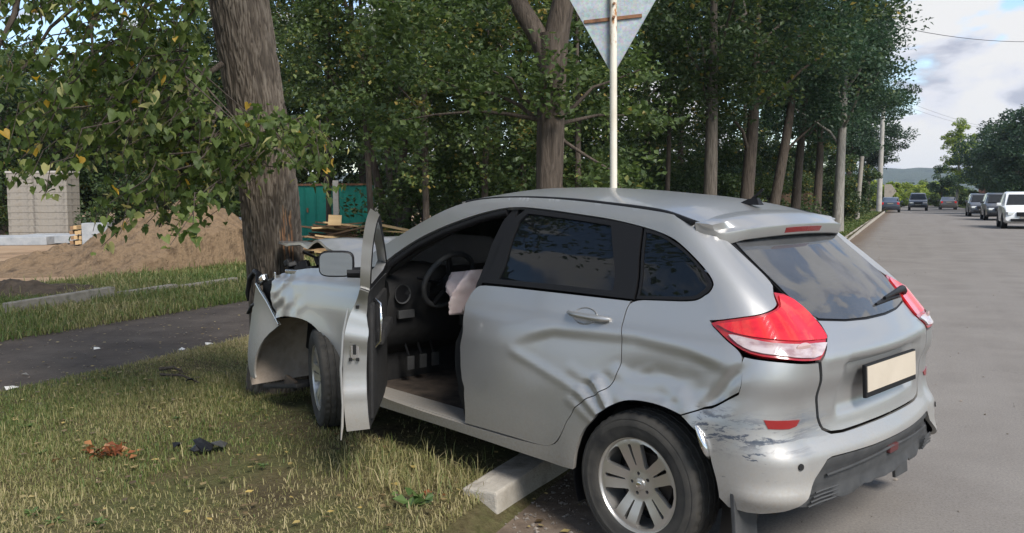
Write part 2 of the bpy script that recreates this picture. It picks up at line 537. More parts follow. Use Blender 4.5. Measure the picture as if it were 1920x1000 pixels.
def grass_patch(name, s0, s1, t0, t1, z, n, hmin, hmax, wid, seed, green=0.0, bare=.5, label=None, tall=0.0):
    r = np.random.default_rng(seed)
    s = r.uniform(s0, s1, n); t = r.uniform(t0, t1, n) if t1 - t0 < 30 else t0 + (t1 - t0) * r.uniform(0, 1, n) ** 2.0
    x, y = st_np(s, t)
    ok = in_view(x, y)
    # worn bare ground: noise, under the car and round the wheels, by the kerb
    den = vnoise(s * .9, t * .9, 77, 4)
    keep = r.uniform(0, 1, n) < sst(bare - .26, bare + .12, den) * .96 + .04
    cx, cy = x - 1.122, y - 4.141
    ca, sa = math.cos(R_(134.53)), math.sin(R_(134.53))
    lx = cx * ca + cy * sa; ly = -cx * sa + cy * ca
    under = (np.abs(ly) < .80) & (lx > -.5) & (lx < 3.2)
    ok &= ~under | (r.uniform(0, 1, n) < .05)
    wheel = np.exp(-(((lx - 2.6) / .55) ** 2 + ((ly - 1.0) / .38) ** 2))
    ok &= r.uniform(0, 1, n) > wheel * .8
    ok &= keep
    s, t, x, y, den, ly_, lx_ = s[ok], t[ok], x[ok], y[ok], den[ok], ly[ok], lx[ok]
    n = len(s)
    patch = vnoise(s * 1.7 + 5, t * 1.7, 123, 3)
    gp = vnoise(s * .55 + 2, t * .55 + 9, 321, 3)
    hgt = (hmin + (hmax - hmin) * r.uniform(0, 1, n) ** 1.8) * (.55 + .9 * patch)
    if tall: hgt = hgt * np.where(r.uniform(0, 1, n) < tall, 1.9, 1)
    az = r.uniform(0, 2 * np.pi, n); lean = r.uniform(.15, 1.0, n)
    dxl = np.cos(az) * lean * hgt; dyl = np.sin(az) * lean * hgt
    wa = az + np.pi / 2 + r.uniform(-.5, .5, n)
    w = wid * r.uniform(.6, 1.3, n) * (1 + .05 * np.maximum(y - 6, 0))
    wx, wy = np.cos(wa) * w / 2, np.sin(wa) * w / 2
    zz = np.full(n, z) - .012 - .0065 * np.maximum(0, t - 10)
    p = np.stack([np.stack([x - wx, y - wy, zz], -1), np.stack([x + wx, y + wy, zz], -1),
                  np.stack([x + dxl * .4 + wx * .7, y + dyl * .4 + wy * .7, zz + hgt * .62], -1), np.stack([x + dxl * .4 - wx * .7, y + dyl * .4 - wy * .7, zz + hgt * .62], -1),
                  np.stack([x + dxl, y + dyl, zz + hgt * (1 - .35 * lean)], -1)], 1)
    V = p.reshape(-1, 3)
    b = np.arange(n)[:, None] * 5
    T3 = np.concatenate([b + np.array([[0, 1, 2]]), b + np.array([[0, 2, 3]]), b + np.array([[3, 2, 4]])], 1).reshape(-1, 3)
    tint = np.clip(.62 - .75 * (gp - .5) * 2 * .6 - green + r.normal(0, .17, n), 0, 1)
    o = mesh_np(name, V, T3, M['grass'], None, False, attrs={'tint': np.repeat(tint, 5)})
    tag(o, label, 'grass', kind='stuff')
    return o


grass_patch('lawn_grass', -6.15, -1.80, -1.0, 9.5, .105, 400000, .018, .058, .0050, 5, -.02, .36, 'short worn grass with straw coloured patches on the lawn', .04)
grass_patch('lawn_grass', -6.15, -1.92, 9.5, 40, .105, 40000, .05, .12, .012, 6, .06, .40, 'short grass under the row of street trees')
grass_patch('strip_grass', -13.0, -8.22, 3, 24, .12, 120000, .06, .16, .010, 8, .14, .30, 'longer grass between the asphalt path and the sand heap', .05)
grass_patch('verge_grass', -4.0, -1.95, 24, 85, .105, 60000, .06, .14, .022, 9, .30, .25, 'green grass verge beside the far kerb')


# ------------------------------------------------------------------ foliage
def leaf_verts(pos, size, r, flat=.0, asp=.75, seg='diamond', droop=0.0):
    """folded leaves: two triangles each"""
    n = len(pos)
    az = r.uniform(0, 2 * np.pi, n)
    el = r.normal(-.25 - droop, .55, n)
    d = np.stack([np.cos(az) * np.cos(el), np.sin(az) * np.cos(el), np.sin(el)], -1)     # along the leaf
    u = np.stack([r.normal(0, .55, n), r.normal(0, .55, n), np.ones(n) * (1 - flat * .0)], -1)
    sdir = np.cross(d, u); sdir /= np.linalg.norm(sdir, axis=1, keepdims=True) + 1e-9
    up = np.cross(sdir, d)
    size = size[:, None]
    base = pos - d * size * .5; tip = pos + d * size * .5
    mid = pos - d * size * .08
    lf = mid + sdir * size * asp * .5 + up * size * .12
    rt = mid - sdir * size * asp * .5 + up * size * .12
    V = np.stack([base, lf, tip, rt], 1).reshape(-1, 3)
    b = np.arange(n)[:, None] * 4
    F = np.concatenate([b + np.array([[0, 2, 1]]), b + np.array([[0, 3, 2]])], 1).reshape(-1, 3)
    return V, F


def clump_points(centers, rad, per, r, squash=.6):
    k = len(centers)
    c = np.repeat(centers, per, 0)
    rr = np.repeat(np.asarray(rad) if hasattr(rad, '__len__') else np.full(k, rad), per)
    p = r.normal(0, 1, (len(c), 3)); p /= np.linalg.norm(p, axis=1, keepdims=True)
    q = r.uniform(.15, 1, len(c)) ** .55
    off = p * (q * rr)[:, None]
    off[:, 2] *= squash
    # hanging sprays: leaves droop towards the rim
    off[:, 2] -= .25 * (off[:, 0] ** 2 + off[:, 1] ** 2) / np.maximum(rr, .1)
    return c + off


def cull(p, m=.08, top=.33):
    x, y, z = p[:, 0], p[:, 1], p[:, 2]
    return (y > .5) & (np.abs(x) < (.60 + m) * y + .3) & (z < 1.568 + top * y + .4)


def crown_mesh(name, centers, rad, per, leaf, seed, material, parent, squash=.62, asp=.75, tint_shift=0.0, do_cull=True, kind=None, label=None):
    r = np.random.default_rng(seed)
    ct = r.normal(0, .13, len(centers))
    p = clump_points(centers, rad, per, r, squash)
    tint = np.repeat(ct, per) + np.clip(r.beta(2.2, 2.6, len(p)) + tint_shift, 0, 1) + np.where(r.uniform(0, 1, len(p)) < .012, .5, 0)
    if do_cull:
        k = cull(p); p = p[k]; tint = tint[k]
    size = leaf * r.uniform(.65, 1.3, len(p))
    V, F = leaf_verts(p, size, r, asp=asp)
    return mesh_np(name, V, F, material, parent, False, attrs={'tint': np.repeat(np.clip(tint, 0, 1), 4)})


def trunk_mesh(name, pts, radii, mt, parent, seg=20, rough=.05, seed=1, rows=40):
    pts = np.array(pts, float); radii = np.array(radii, float)
    tk = np.linspace(0, 1, len(pts)); tt = np.linspace(0, 1, rows)
    C = np.stack([np.interp(tt, tk, pts[:, i]) for i in range(3)], -1)
    # soften the bends
    for _ in range(3): C[1:-1] = (C[:-2] + 2 * C[1:-1] + C[2:]) / 4
    Rr = np.interp(tt, tk, radii)
    V = []
    ang = np.linspace(0, 2 * np.pi, seg, endpoint=False)
    for i in range(rows):
        d = C[min(i + 1, rows - 1)] - C[max(i - 1, 0)]; d /= np.linalg.norm(d)
        a = np.cross(d, [0, 1, 0.01]); a /= np.linalg.norm(a); b = np.cross(d, a)
        n1 = vnoise(ang * 3.2 + seed, C[i, 2] * .9 + ang * 0, seed, 3); n1 = n1 * 1.0
        nn = (n1 - .5) * 2 * rough
        rr = Rr[i] * (1 + nn)
        V.append(C[i] + np.outer(np.cos(ang) * rr, a) + np.outer(np.sin(ang) * rr, b))
    V = np.concatenate(V)
    i = np.arange((rows - 1) * seg); rI = i // seg; cI = i % seg; c2 = (cI + 1) % seg
    F = np.stack([rI * seg + cI, rI * seg + c2, (rI + 1) * seg + c2, (rI + 1) * seg + cI], 1)
    return mesh_np(name, V, F, mt, parent, True)


def limbs(parent, start_pts, ends, r0, mt, seed, name='branch', seg=6):
    """each limb is a part of its own"""
    r = np.random.default_rng(seed)
    for i, (a, b) in enumerate(zip(start_pts, ends)):
        a = np.array(a, float); b = np.array(b, float)
        k = 5
        P = [a + (b - a) * q + np.array([0, 0, .12 * math.sin(q * math.pi)]) * np.linalg.norm(b - a) * .6 + (r.normal(0, .05, 3) * np.linalg.norm(b - a) * .5 if 0 < q < 1 else 0) for q in np.linspace(0, 1, k)]
        MB().tube(P, list(np.linspace(r0 * (1 if not hasattr(r0, '__len__') else 1), r0 * .22, k)), seg).build(name, mt, parent, True, 80)


def tree(name, label, x, y, h, tr, crown_z, crown_r, n_clump, per, leaf, seed, lm='leaf_dark', bm='bark', lean=(0, 0), group=None, squash=.62, z0=.08, clump_r=(.55, 1.0), top_r=.35, n_limb=5, trunk_top=None, elong=1.0, tint=0.0, cat='tree', do_cull=True):
    r = np.random.default_rng(seed)
    z0 = z0 + drop(x, y)
    root = empty(name, (x, y, z0))
    tag(root, label, cat, group)
    tt = trunk_top if trunk_top else h * .8
    pts = [(0, 0, -.1), (lean[0] * .15, lean[1] * .15, tt * .12), (lean[0] * .5 + r.normal(0, .04), lean[1] * .5, tt * .5), (lean[0], lean[1], tt)]
    trunk_mesh('trunk', pts, [tr * 1.35, tr * 1.05, tr * .85, tr * top_r], M[bm], root, 14, .07, seed, 18)
    # crown: clumps on the shell and inside of an uneven ellipsoid
    c = r.normal(0, 1, (n_clump, 3)); c /= np.linalg.norm(c, axis=1, keepdims=True)
    q = r.uniform(.25, 1, n_clump) ** .5
    hz = (h - crown_z) / 2
    lump = 1 + .28 * np.sin(c[:, 0] * 3 + seed) + .2 * np.sin(c[:, 2] * 5 + seed * 2)
    cc = np.stack([c[:, 0] * q * crown_r * lump + lean[0] * .9, c[:, 1] * q * crown_r * lump + lean[1] * .9, crown_z + hz + c[:, 2] * q * hz * elong], -1)
    rad = r.uniform(*clump_r, n_clump)
    W = cc + np.array([x, y, z0])
    if do_cull:
        keep = (W[:, 2] < 1.568 + .36 * W[:, 1] + 1.5)
        cc = cc[keep]; rad = rad[keep]
    if n_limb:
        idx = r.choice(len(cc), min(n_limb, len(cc)), replace=False)
        sp = []
        for i in idx:
            zz = min(max(crown_z * .75 + .1, cc[i][2] - crown_r * .6), tt * .95)
            f = zz / tt
            sp.append((lean[0] * f, lean[1] * f, zz))
        limbs(root, sp, cc[idx], tr * .34, M[bm], seed + 9)
    rr = np.random.default_rng(seed + 1)
    ct = rr.normal(0, .13, len(cc))
    p = clump_points(cc, rad, per, rr, squash)
    tn = np.repeat(ct, per) + np.clip(rr.beta(2.2, 2.6, len(p)) + tint, 0, 1) + np.where(rr.uniform(0, 1, len(p)) < .012, .45, 0)
    if do_cull:
        k = cull(p + np.array([x, y, z0])); p = p[k]; tn = tn[k]
    V, F = leaf_verts(p, leaf * rr.uniform(.65, 1.3, len(p)), rr)
    o = mesh_np('crown', V, F, M[lm], root, False, attrs={'tint': np.repeat(np.clip(tn, 0, 1), 4)})
    return root


def shrub(label, x, y, w, h, n_clump, per, leaf, seed, lm='leaf_mid', group=None, z0=.1, depth=None, tint=0.0):
    r = np.random.default_rng(seed)
    z0 = z0 + drop(x, y)
    root = empty('shrub', (x, y, z0)); tag(root, label, 'shrub', group)
    d = depth or w * .6
    c = np.stack([r.uniform(-1, 1, n_clump) * w / 2, r.uniform(-1, 1, n_clump) * d / 2, r.uniform(.02, 1, n_clump) ** .8 * h], -1)
    c[:, 2] *= 1 - .5 * (c[:, 0] / (w / 2)) ** 2 * r.uniform(.4, 1, n_clump)
    for k in range(6):
        e = c[r.integers(0, n_clump)]
        MB().tube([(e[0] * .2, e[1] * .2, -.1), (e[0] * .6, e[1] * .6, e[2] * .5), tuple(e)], [.05, .035, .012], 5).build('stem', M['bark'], root, True, 80)
    rr = np.random.default_rng(seed + 1)
    p = clump_points(c, r.uniform(.4, .8, n_clump) * min(1, h / 2.2 + .3), per, rr, .65)
    p[:, 2] = np.maximum(p[:, 2], .03)
    k = cull(p + np.array([x, y, z0])); p = p[k]
    tn = np.repeat(r.normal(0, .13, n_clump), per)[k] + np.clip(rr.beta(2.2, 2.6, len(p)) + tint, 0, 1) + np.where(rr.uniform(0, 1, len(p)) < .012, .4, 0)
    V, F = leaf_verts(p, leaf * rr.uniform(.65, 1.3, len(p)), rr)
    mesh_np('foliage', V, F, M[lm], root, False, attrs={'tint': np.repeat(np.clip(tn, 0, 1), 4)})
    return root


# ---- the tree the car hit
def hit_tree():
    root = empty('linden_tree', (-1.80, 6.45, .08))
    tag(root, 'thick furrowed linden trunk with a scraped side that the silver car has run into', 'tree')
    o = (-1.80, 6.45, .08)
    # trunk line measured at six metres' distance, leaning left towards the top
    P = [(-1.78, 6.45, -.05), (-1.785, 6.45, .5), (-1.805, 6.45, 1.08), (-1.835, 6.45, 1.6), (-1.90, 6.44, 2.22), (-2.0, 6.43, 3.0), (-2.13, 6.40, 3.8), (-2.3, 6.35, 5.4)]
    rad = [.28, .215, .203, .208, .202, .206, .22, .19]
    seg, rows = 220, 330
    P = np.array(P) - np.array(o); tk = np.linspace(0, 1, len(P)); tt = np.linspace(0, 1, rows)
    C = np.stack([np.interp(tt, tk, P[:, i]) for i in range(3)], -1)
    for _ in range(30): C[1:-1] = (C[:-2] + 2 * C[1:-1] + C[2:]) / 4
    Rr = np.interp(tt, tk, rad)
    ang = np.linspace(0, 2 * np.pi, seg, endpoint=False)
    A, Z = np.meshgrid(ang, C[:, 2])
    wob = (vnoise(A * 1.0 * 0 + np.cos(A) * 1.2 + 3, Z * .9 + np.sin(A) * 1.2, 3, 3) - .5) * .03
    u = A * 10.5 + (vnoise(np.cos(A) * 4, Z * 3.0 + np.sin(A) * 4, 12, 4) - .5) * 5.5
    ridge = np.abs(((u / (2 * np.pi) * 6.5) % 1) - .5) * 2          # furrows
    brk = sst(.28, .62, vnoise(A * 10, Z * 9, 31, 3))
    dsp = wob + (.009 * sst(.08, .55, ridge) * (.35 + 1.1 * brk)) - .006 + .005 * vnoise(A * 40, Z * 22, 9, 2)
    Rg = Rr[:, None] + dsp
    V = np.stack([C[:, 0][:, None] + Rg * np.cos(A), C[:, 1][:, None] + Rg * np.sin(A), C[:, 2][:, None] + 0 * A], -1).reshape(-1, 3)
    i = np.arange((rows - 1) * seg); rI = i // seg; cI = i % seg; c2 = (cI + 1) % seg
    F = np.stack([rI * seg + cI, rI * seg + c2, (rI + 1) * seg + c2, (rI + 1) * seg + cI], 1)
    m, t, b = mat('furrowed_bark', (.06, .05, .04), .93, 0, .15)
    at = N(t, 'ShaderNodeAttribute'); at.attribute_name = 'ridge'
    v = coords(t, 'Object', (6, 6, 1.5))
    c1 = ramp(t, at.outputs['Fac'], [(.05, (.045, .037, .030)), (.45, (.105, .086, .070)), (.95, (.175, .148, .122))])
    c2_ = ramp(t, noise(t, v, 3, 8, .65), [(.3, (.62, .60, .58)), (.7, (1.12, 1.1, 1.05))])
    mm = N(t, 'ShaderNodeMix', data_type='RGBA', blend_type='MULTIPLY'); mm.inputs['Factor'].default_value = 1
    L(t, c1, mm.inputs['A']); L(t, c2_, mm.inputs['B'])
    sa = N(t, 'ShaderNodeAttribute'); sa.attribute_name = 'scar'
    wood = ramp(t, noise(t, coords(t, 'Object', (14, 14, 3)), 2, 5, .6), [(.3, (.19, .085, .045)), (.55, (.34, .18, .09)), (.75, (.50, .34, .19))])
    L(t, mixc(t, sa.outputs['Fac'], mm.outputs['Result'], wood), b.inputs['Base Color'])
    bump(t, b, noise(t, coords(t, 'Object', (30, 30, 9)), 2.5, 6, .65), .6, .008)
    att = np.clip((dsp - wob + .006) / .018, 0, 1).ravel()
    AA = (A + np.pi) % (2 * np.pi) - np.pi
    sm = sst(-1.12, -.95, AA) * sst(-.30, -.55, AA) * sst(.80, .98, Z) * sst(1.50, 1.30, Z)
    scar = sst(.56, .64, vnoise(A * 26, Z * 4.5, 44, 3) * (.55 + .45 * sm) + .06 * sm) * sm
    V = V - np.stack([np.cos(A) * scar, np.sin(A) * scar, 0 * scar], -1).reshape(-1, 3) * .008
    mesh_np('trunk', V, F, m, root, True, attrs={'ridge': att, 'scar': scar.ravel()})
    # knot
    # limbs above the picture that carry the hanging sprays
    top = np.array([-2.13, 6.38, 3.9]) - np.array(o)
    ends = [(-3.9, 5.6, 3.75), (-3.0, 4.8, 3.55), (-4.6, 6.6, 4.2), (-3.3, 7.0, 4.6), (-1.2, 4.9, 4.4), (-.6, 6.6, 4.9)]
    for k, e in enumerate(ends):
        e = np.array(e) - np.array(o)
        mid = (top + e) / 2 + np.array([0, 0, .35])
        MB().tube([top + np.array([0, 0, -.2]), (top + mid) / 2 + np.array([0, 0, .18]), mid, (mid + e) / 2 + np.array([0, 0, .05]), e], [.09, .07, .05, .035, .015], 8).build('limb', M['bark'], root, True, 80)
    return root


HIT = hit_tree()
HIT_O = np.array([-1.80, 6.45, .08])


def heart_leaf(seed):
    r = np.random.default_rng(seed)
    out = [(0, 0), (.10, .16), (.26, .27), (.42, .25), (.55, .08), (.58, -.14), (.46, -.42), (.22, -.72), (0, -.98)]
    V = [(0, 0, 0)]; cen = [(0, -.02, 0), (0, -.5, -.02)]
    pts = [(x, y) for x, y in out] + [(-x, y) for x, y in out[-2:0:-1]]
    cv = r.uniform(.10, .45); V = [(x * .92, y + .1, r.uniform(.1, .5) * abs(x) + .06 * math.sin(3 * y + seed) - cv * (y + .3) ** 2 + r.normal(0, .03)) for x, y in pts]
    V.append((0, -.25, -.02))
    n = len(pts)
    F = [(n, k, (k + 1) % n) for k in range(n)]
    return np.array(V), F


def hanging_sprays():
    """drooping leafy twigs of the struck linden in front of the trunk and to its left"""
    r = np.random.default_rng(21)
    TW = []       # twig polylines
    def twig(start, end, sag):
        a, b = np.array(start, float), np.array(end, float)
        k = 7
        return np.array([a + (b - a) * q + np.array([0, 0, sag * math.sin(math.pi * q)]) + (r.normal(0, .035, 3) if 0 < q < 1 else 0) for q in np.linspace(0, 1, k)])
    # X/Y, Z ends of the twigs, spread through a volume 4.2 to 6.4 m away
    def up(px, py, Y):   # a point in the tree's own volume from bearing and rise
        return np.array([(px - 960) / 1596 * Y, Y, 1.568 + (362 - py) / 1596 * Y])
    ends = [(60, 300, 5.0), (90, 350, 4.6), (20, 250, 5.2), (130, 300, 5.4), (160, 250, 5.0), (200, 440, 5.0), (235, 410, 5.2), (300, 420, 5.1), (335, 450, 4.9), (360, 400, 5.3),
            (250, 330, 5.5), (300, 300, 5.0), (350, 330, 5.2), (390, 370, 5.2), (420, 300, 5.4), (330, 250, 4.8), (400, 250, 5.1), (450, 330, 5.5), (470, 270, 5.2), (520, 300, 5.3), (560, 270, 5.4),
            (610, 320, 5.6), (590, 250, 5.5), (640, 340, 5.8), (500, 250, 5.0), (430, 220, 4.9), (280, 230, 5.3), (220, 260, 5.6), (180, 200, 5.2), (120, 220, 5.6), (60, 180, 5.0), (20, 150, 5.5),
            (100, 130, 4.8), (240, 180, 4.8), (300, 170, 5.3), (360, 190, 5.6), (410, 170, 5.0), (160, 130, 5.7), (40, 90, 5.2), (210, 120, 5.4), (330, 120, 5.6), (390, 100, 5.2), (260, 100, 5.0),
            (150, 60, 5.2), (60, 30, 4.7), (10, 40, 5.3), (340, 50, 5.0), (400, 30, 5.4), (380, 60, 5.7), (100, 20, 5.4), (230, 10, 5.0), (290, 10, 5.2), (180, 20, 4.6), (480, 250, 4.7), (545, 245, 5.0), (575, 300, 5.1),
            (40, 330, 5.6), (10, 300, 5.0), (275, 380, 5.3), (315, 395, 5.3), (225, 330, 5.0), (270, 275, 5.1), (190, 310, 5.2), (140, 180, 5.0), (360, 290, 5.0), (440, 260, 5.3)]
    tw_m = M['bark']
    LP = []; LS = []; LD = []
    for px, py, Y in ends:
        for rep in range(3):
            e = up(px + r.normal(0, 18), py + r.normal(0, 14), Y + r.normal(0, .25))
            if e[2] < 1.22: e[2] = 1.22 + r.uniform(0, .1)
            ln = r.uniform(.5, 1.0)
            az = r.normal(.6, .7)
            s = e + np.array([ln * .75 * math.cos(az) * (1 if px < 480 else -.7), ln * .5 * math.sin(az) + .1, ln * r.uniform(.35, .8)])
            P = twig(s, e, .08)
            if not (px > 400 and py < 222): TW.append(P)
            m = r.integers(22, 32)
            for q in np.linspace(.12, 1.0, m):
                f = q * (len(P) - 1); i = min(int(f), len(P) - 2); b = P[i] + (P[i + 1] - P[i]) * (f - i)
                LP.append(b + r.normal(0, .035, 3) + np.array([0, 0, -.02])); LS.append(r.uniform(.030, .072) * (1 - .2 * q)); LD.append(r.uniform(0, 6.28))
    twigs = MB()
    for P in TW:
        Q = [p for p in P if not (p[0] / p[1] * 1596 + 960 > 400 and 362 - (p[2] - 1.568) / p[1] * 1596 < 215)]
        if len(Q) > 2: twigs.tube([tuple(p - HIT_O) for p in Q], list(np.linspace(.006, .002, len(Q))), 4, False)
    twigs.build('twigs', tw_m, HIT, True, 80)['kind'] = 'stuff'
    # a few long bare drooping branches seen against the sky
    for a, b in (((250, -60, 6.2), (60, 130, 5.6)), ((300, -40, 6.0), (245, 55, 5.6)), ((330, -50, 5.8), (270, 90, 5.4)), ((215, -30, 5.4), (190, 110, 5.2)), ((60, -20, 5.0), (10, 160, 4.9)), ((430, 120, 5.6), (250, 260, 5.4)), ((420, 200, 5.9), (300, 420, 5.2))):
        a = up(*a); b = up(*b)
        MB().tube([tuple(p - HIT_O) for p in (a, a * .65 + b * .35 + np.array([.03, 0, .05]), a * .3 + b * .7 + np.array([-.02, 0, .06]), b)], [.022, .017, .011, .005], 6).build('branch', M['bark'], HIT, True, 80)
    LP = np.array(LP); LS = np.array(LS); LD = np.array(LD)
    bx = LP[:, 0] / LP[:, 1] * 1596 + 960; by = 362 - (LP[:, 2] - 1.568) / LP[:, 1] * 1596
    bare = (bx > 400) & (by < 222 + r.normal(0, 14, len(LP))) | (bx > 690)      # the lower trunk carries no leaves
    LP, LS, LD = LP[~bare], LS[~bare], LD[~bare]; n = len(LP)
    # pale bracts with the seed stalks
    nb = 420; ib = r.choice(n, nb); bp = LP[ib] + r.normal(0, .03, (nb, 3)) - np.array([0, 0, .03]); 
    V, F = leaf_verts(bp - HIT_O, r.uniform(.05, .075, nb), r, asp=.24, droop=.7)
    mesh_np('seed_bracts', V, F, M['linden'], HIT, False, attrs={'tint': np.repeat(r.uniform(.86, .965, nb), 4)})['kind'] = 'stuff'
    tint = np.clip(r.beta(2.2, 2.4, n) + np.where(r.uniform(0, 1, n) < .05, .45, 0), 0, 1)
    order = np.argsort(LP[:, 1] / LS)            # the ones that show largest first
    meshes = []
    for k in range(8):
        V, F = heart_leaf(k)
        o = mesh_np('leaf', V, F, M['linden'], HIT, True, attrs={'tint': np.full(len(V), [.15, .3, .4, .5, .6, .7, .78, .93][k])})
        meshes.append(o.data)
        first = o
        if k == 0: protos = []
        protos.append(o)
    cnt = 0
    B = []; T2 = []; FF = []; base = 0
    hv = [heart_leaf(k) for k in range(8)]
    for rank, i in enumerate(order):
        rx = Matrix.Rotation(LD[i], 4, 'Z') @ Matrix.Rotation(r.normal(.15, .55), 4, 'X') @ Matrix.Rotation(r.normal(0, .5), 4, 'Y')
        hang = r.uniform(0, 1) < .6
        if hang: rx = Matrix.Rotation(LD[i], 4, 'Z') @ Matrix.Rotation(r.uniform(.7, 1.4), 4, 'X') @ Matrix.Rotation(r.normal(0, .35), 4, 'Y')
        mtx = Matrix.Translation(LP[i] - HIT_O) @ rx @ Matrix.Scale(LS[i], 4)
        if rank < 292:
            k = min(7, int(tint[i] * 8))
            if protos[k] is not None: o = protos[k]; protos[k] = None
            else: o = link_mesh('leaf', meshes[k], HIT)
            o.matrix_local = mtx
        else:
            V, F = hv[i % 8]
            A = np.array(mtx)
            B.append(V @ A[:3, :3].T + A[:3, 3]); FF.append(np.array(F) + base); base += len(V); T2.append(np.full(len(V), tint[i]))
    for k, p in enumerate(protos):
        if p is not None: bpy.data.objects.remove(p)
    o = mesh_np('leaf_mass', np.concatenate(B), np.concatenate(FF), M['linden'], HIT, True, attrs={'tint': np.concatenate(T2)})
    tag(o, kind='stuff')
    # upper crown above the frame, unseen, spread over the car for shade and reflections
    rr = np.random.default_rng(8)
    cc = np.stack([rr.uniform(-4.2, 2.6, 120), rr.uniform(-4.0, 3.0, 120), rr.uniform(4.3, 7.0, 120)], -1)
    p = clump_points(cc, .75, 80, rr)
    V, F = leaf_verts(p, .11 * rr.uniform(.7, 1.2, len(p)), rr, asp=.85)
    o = mesh_np('crown', V, F, M['linden'], HIT, False, attrs={'tint': np.repeat(np.clip(rr.beta(2.2, 2.6, len(p)), 0, 1), 4)})


hanging_sprays()

# ------------------------------------------------------------------ street trees and woods
def px(x_px, Y):
    return (x_px - 960) / 1596.0 * Y


ROW = 'street trees along the left of the road'
# second tree, forked
def forked_tree():
    x, y = .49, 11.06
    root = empty('linden_tree', (x, y, .08))
    tag(root, 'forked linden trunk rising behind the roof of the silver car', 'tree', ROW)
    trunk_mesh('trunk', [(0, 0, -.1), (.0, 0, .4), (.0, 0, 1.6), (.03, 0, 2.6), (.05, 0, 3.5)], [.30, .21, .175, .175, .20], M['bark'], root, 40, .10, 4, 70)
    trunk_mesh('limb', [(.05, 0, 3.1), (-.12, .02, 3.45), (-.42, .05, 3.95), (-.62, .1, 4.6), (-.75, .2, 6)], [.17, .13, .115, .11, .09], M['bark'], root, 24, .10, 5, 40)
    trunk_mesh('limb', [(.05, 0, 3.2), (.12, 0, 3.6), (.24, .0, 4.1), (.36, .1, 4.8), (.5, .2, 6)], [.18, .15, .135, .13, .10], M['bark'], root, 24, .10, 6, 40)
    r = np.random.default_rng(50)
    cc = []; rad = []
    for bx, by, bz, sx, sz, k in ((-1.6, .3, 3.6, .9, .8, 16), (-.8, -.2, 2.9, .6, .6, 7), (1.0, .3, 2.1, .45, .75, 12), (.8, .6, 3.2, .5, .5, 8), (-2.4, .8, 2.6, .8, .7, 10), (0, 0, 4.9, 1.6, .6, 14), (.02, -.16, 2.75, .12, .25, 2)):
        for _ in range(k):
            cc.append((bx + r.normal(0, sx * .6), by + r.normal(0, .6), bz + r.normal(0, sz * .55))); rad.append(r.uniform(.28, .5))
    cc = np.array(cc)
    limbs(root, [(0, 0, 2.3 + .02 * i) for i in range(6)], cc[[2, 18, 25, 30, 40, 50]], .035, M['bark'], 4)
    rr = np.random.default_rng(51)
    p = clump_points(cc, rad, 90, rr)
    V, F = leaf_verts(p, .095 * rr.uniform(.65, 1.25, len(p)), rr, asp=.82)
    mesh_np('crown', V, F, M['leaf_mid'], root, False, attrs={'tint': np.repeat(np.clip(rr.beta(2.2, 2.6, len(p)), 0, 1), 4)})


forked_tree()
for i, (xp, Y, tr, lean, h, lab) in enumerate((
        (1330, 20.1, .16, (.05, 0), 11, 'straight bare trunk first right of the sign pole, lit on one side'),
        (1393, 24.4, .19, (.35, 0), 12, 'thicker street tree trunk right behind the car aerial'),
        (1440, 29.2, .18, (1.1, .2), 12, 'street tree with a trunk leaning strongly towards the road'),
        (1487, 35.6, .19, (.6, .2), 13, 'slim dark trunk just past the leaning street tree'),
        (1530, 45.4, .22, (.2, 0), 14, 'dark street tree beside the picket fence'),
        (1588, 62.0, .24, (.2, 0), 14, 'far street tree behind the short white post'),
        (1622, 84.0, .26, (.3, 0), 14, 'last street tree beside the tall concrete pole'))):
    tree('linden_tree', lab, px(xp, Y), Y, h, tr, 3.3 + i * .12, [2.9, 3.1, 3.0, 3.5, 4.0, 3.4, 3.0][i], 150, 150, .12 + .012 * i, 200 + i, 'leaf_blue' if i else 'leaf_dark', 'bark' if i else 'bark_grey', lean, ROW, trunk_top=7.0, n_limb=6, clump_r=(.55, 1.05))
tree('birch_tree', 'pale grey trunk at the start of the far grass verge', px(1570, 33), 33, 12, .19, 3.6, 3.0, 80, 170, .13, 260, 'leaf_blue', 'bark_pale', (.25, .1), None, trunk_top=7, n_limb=5)

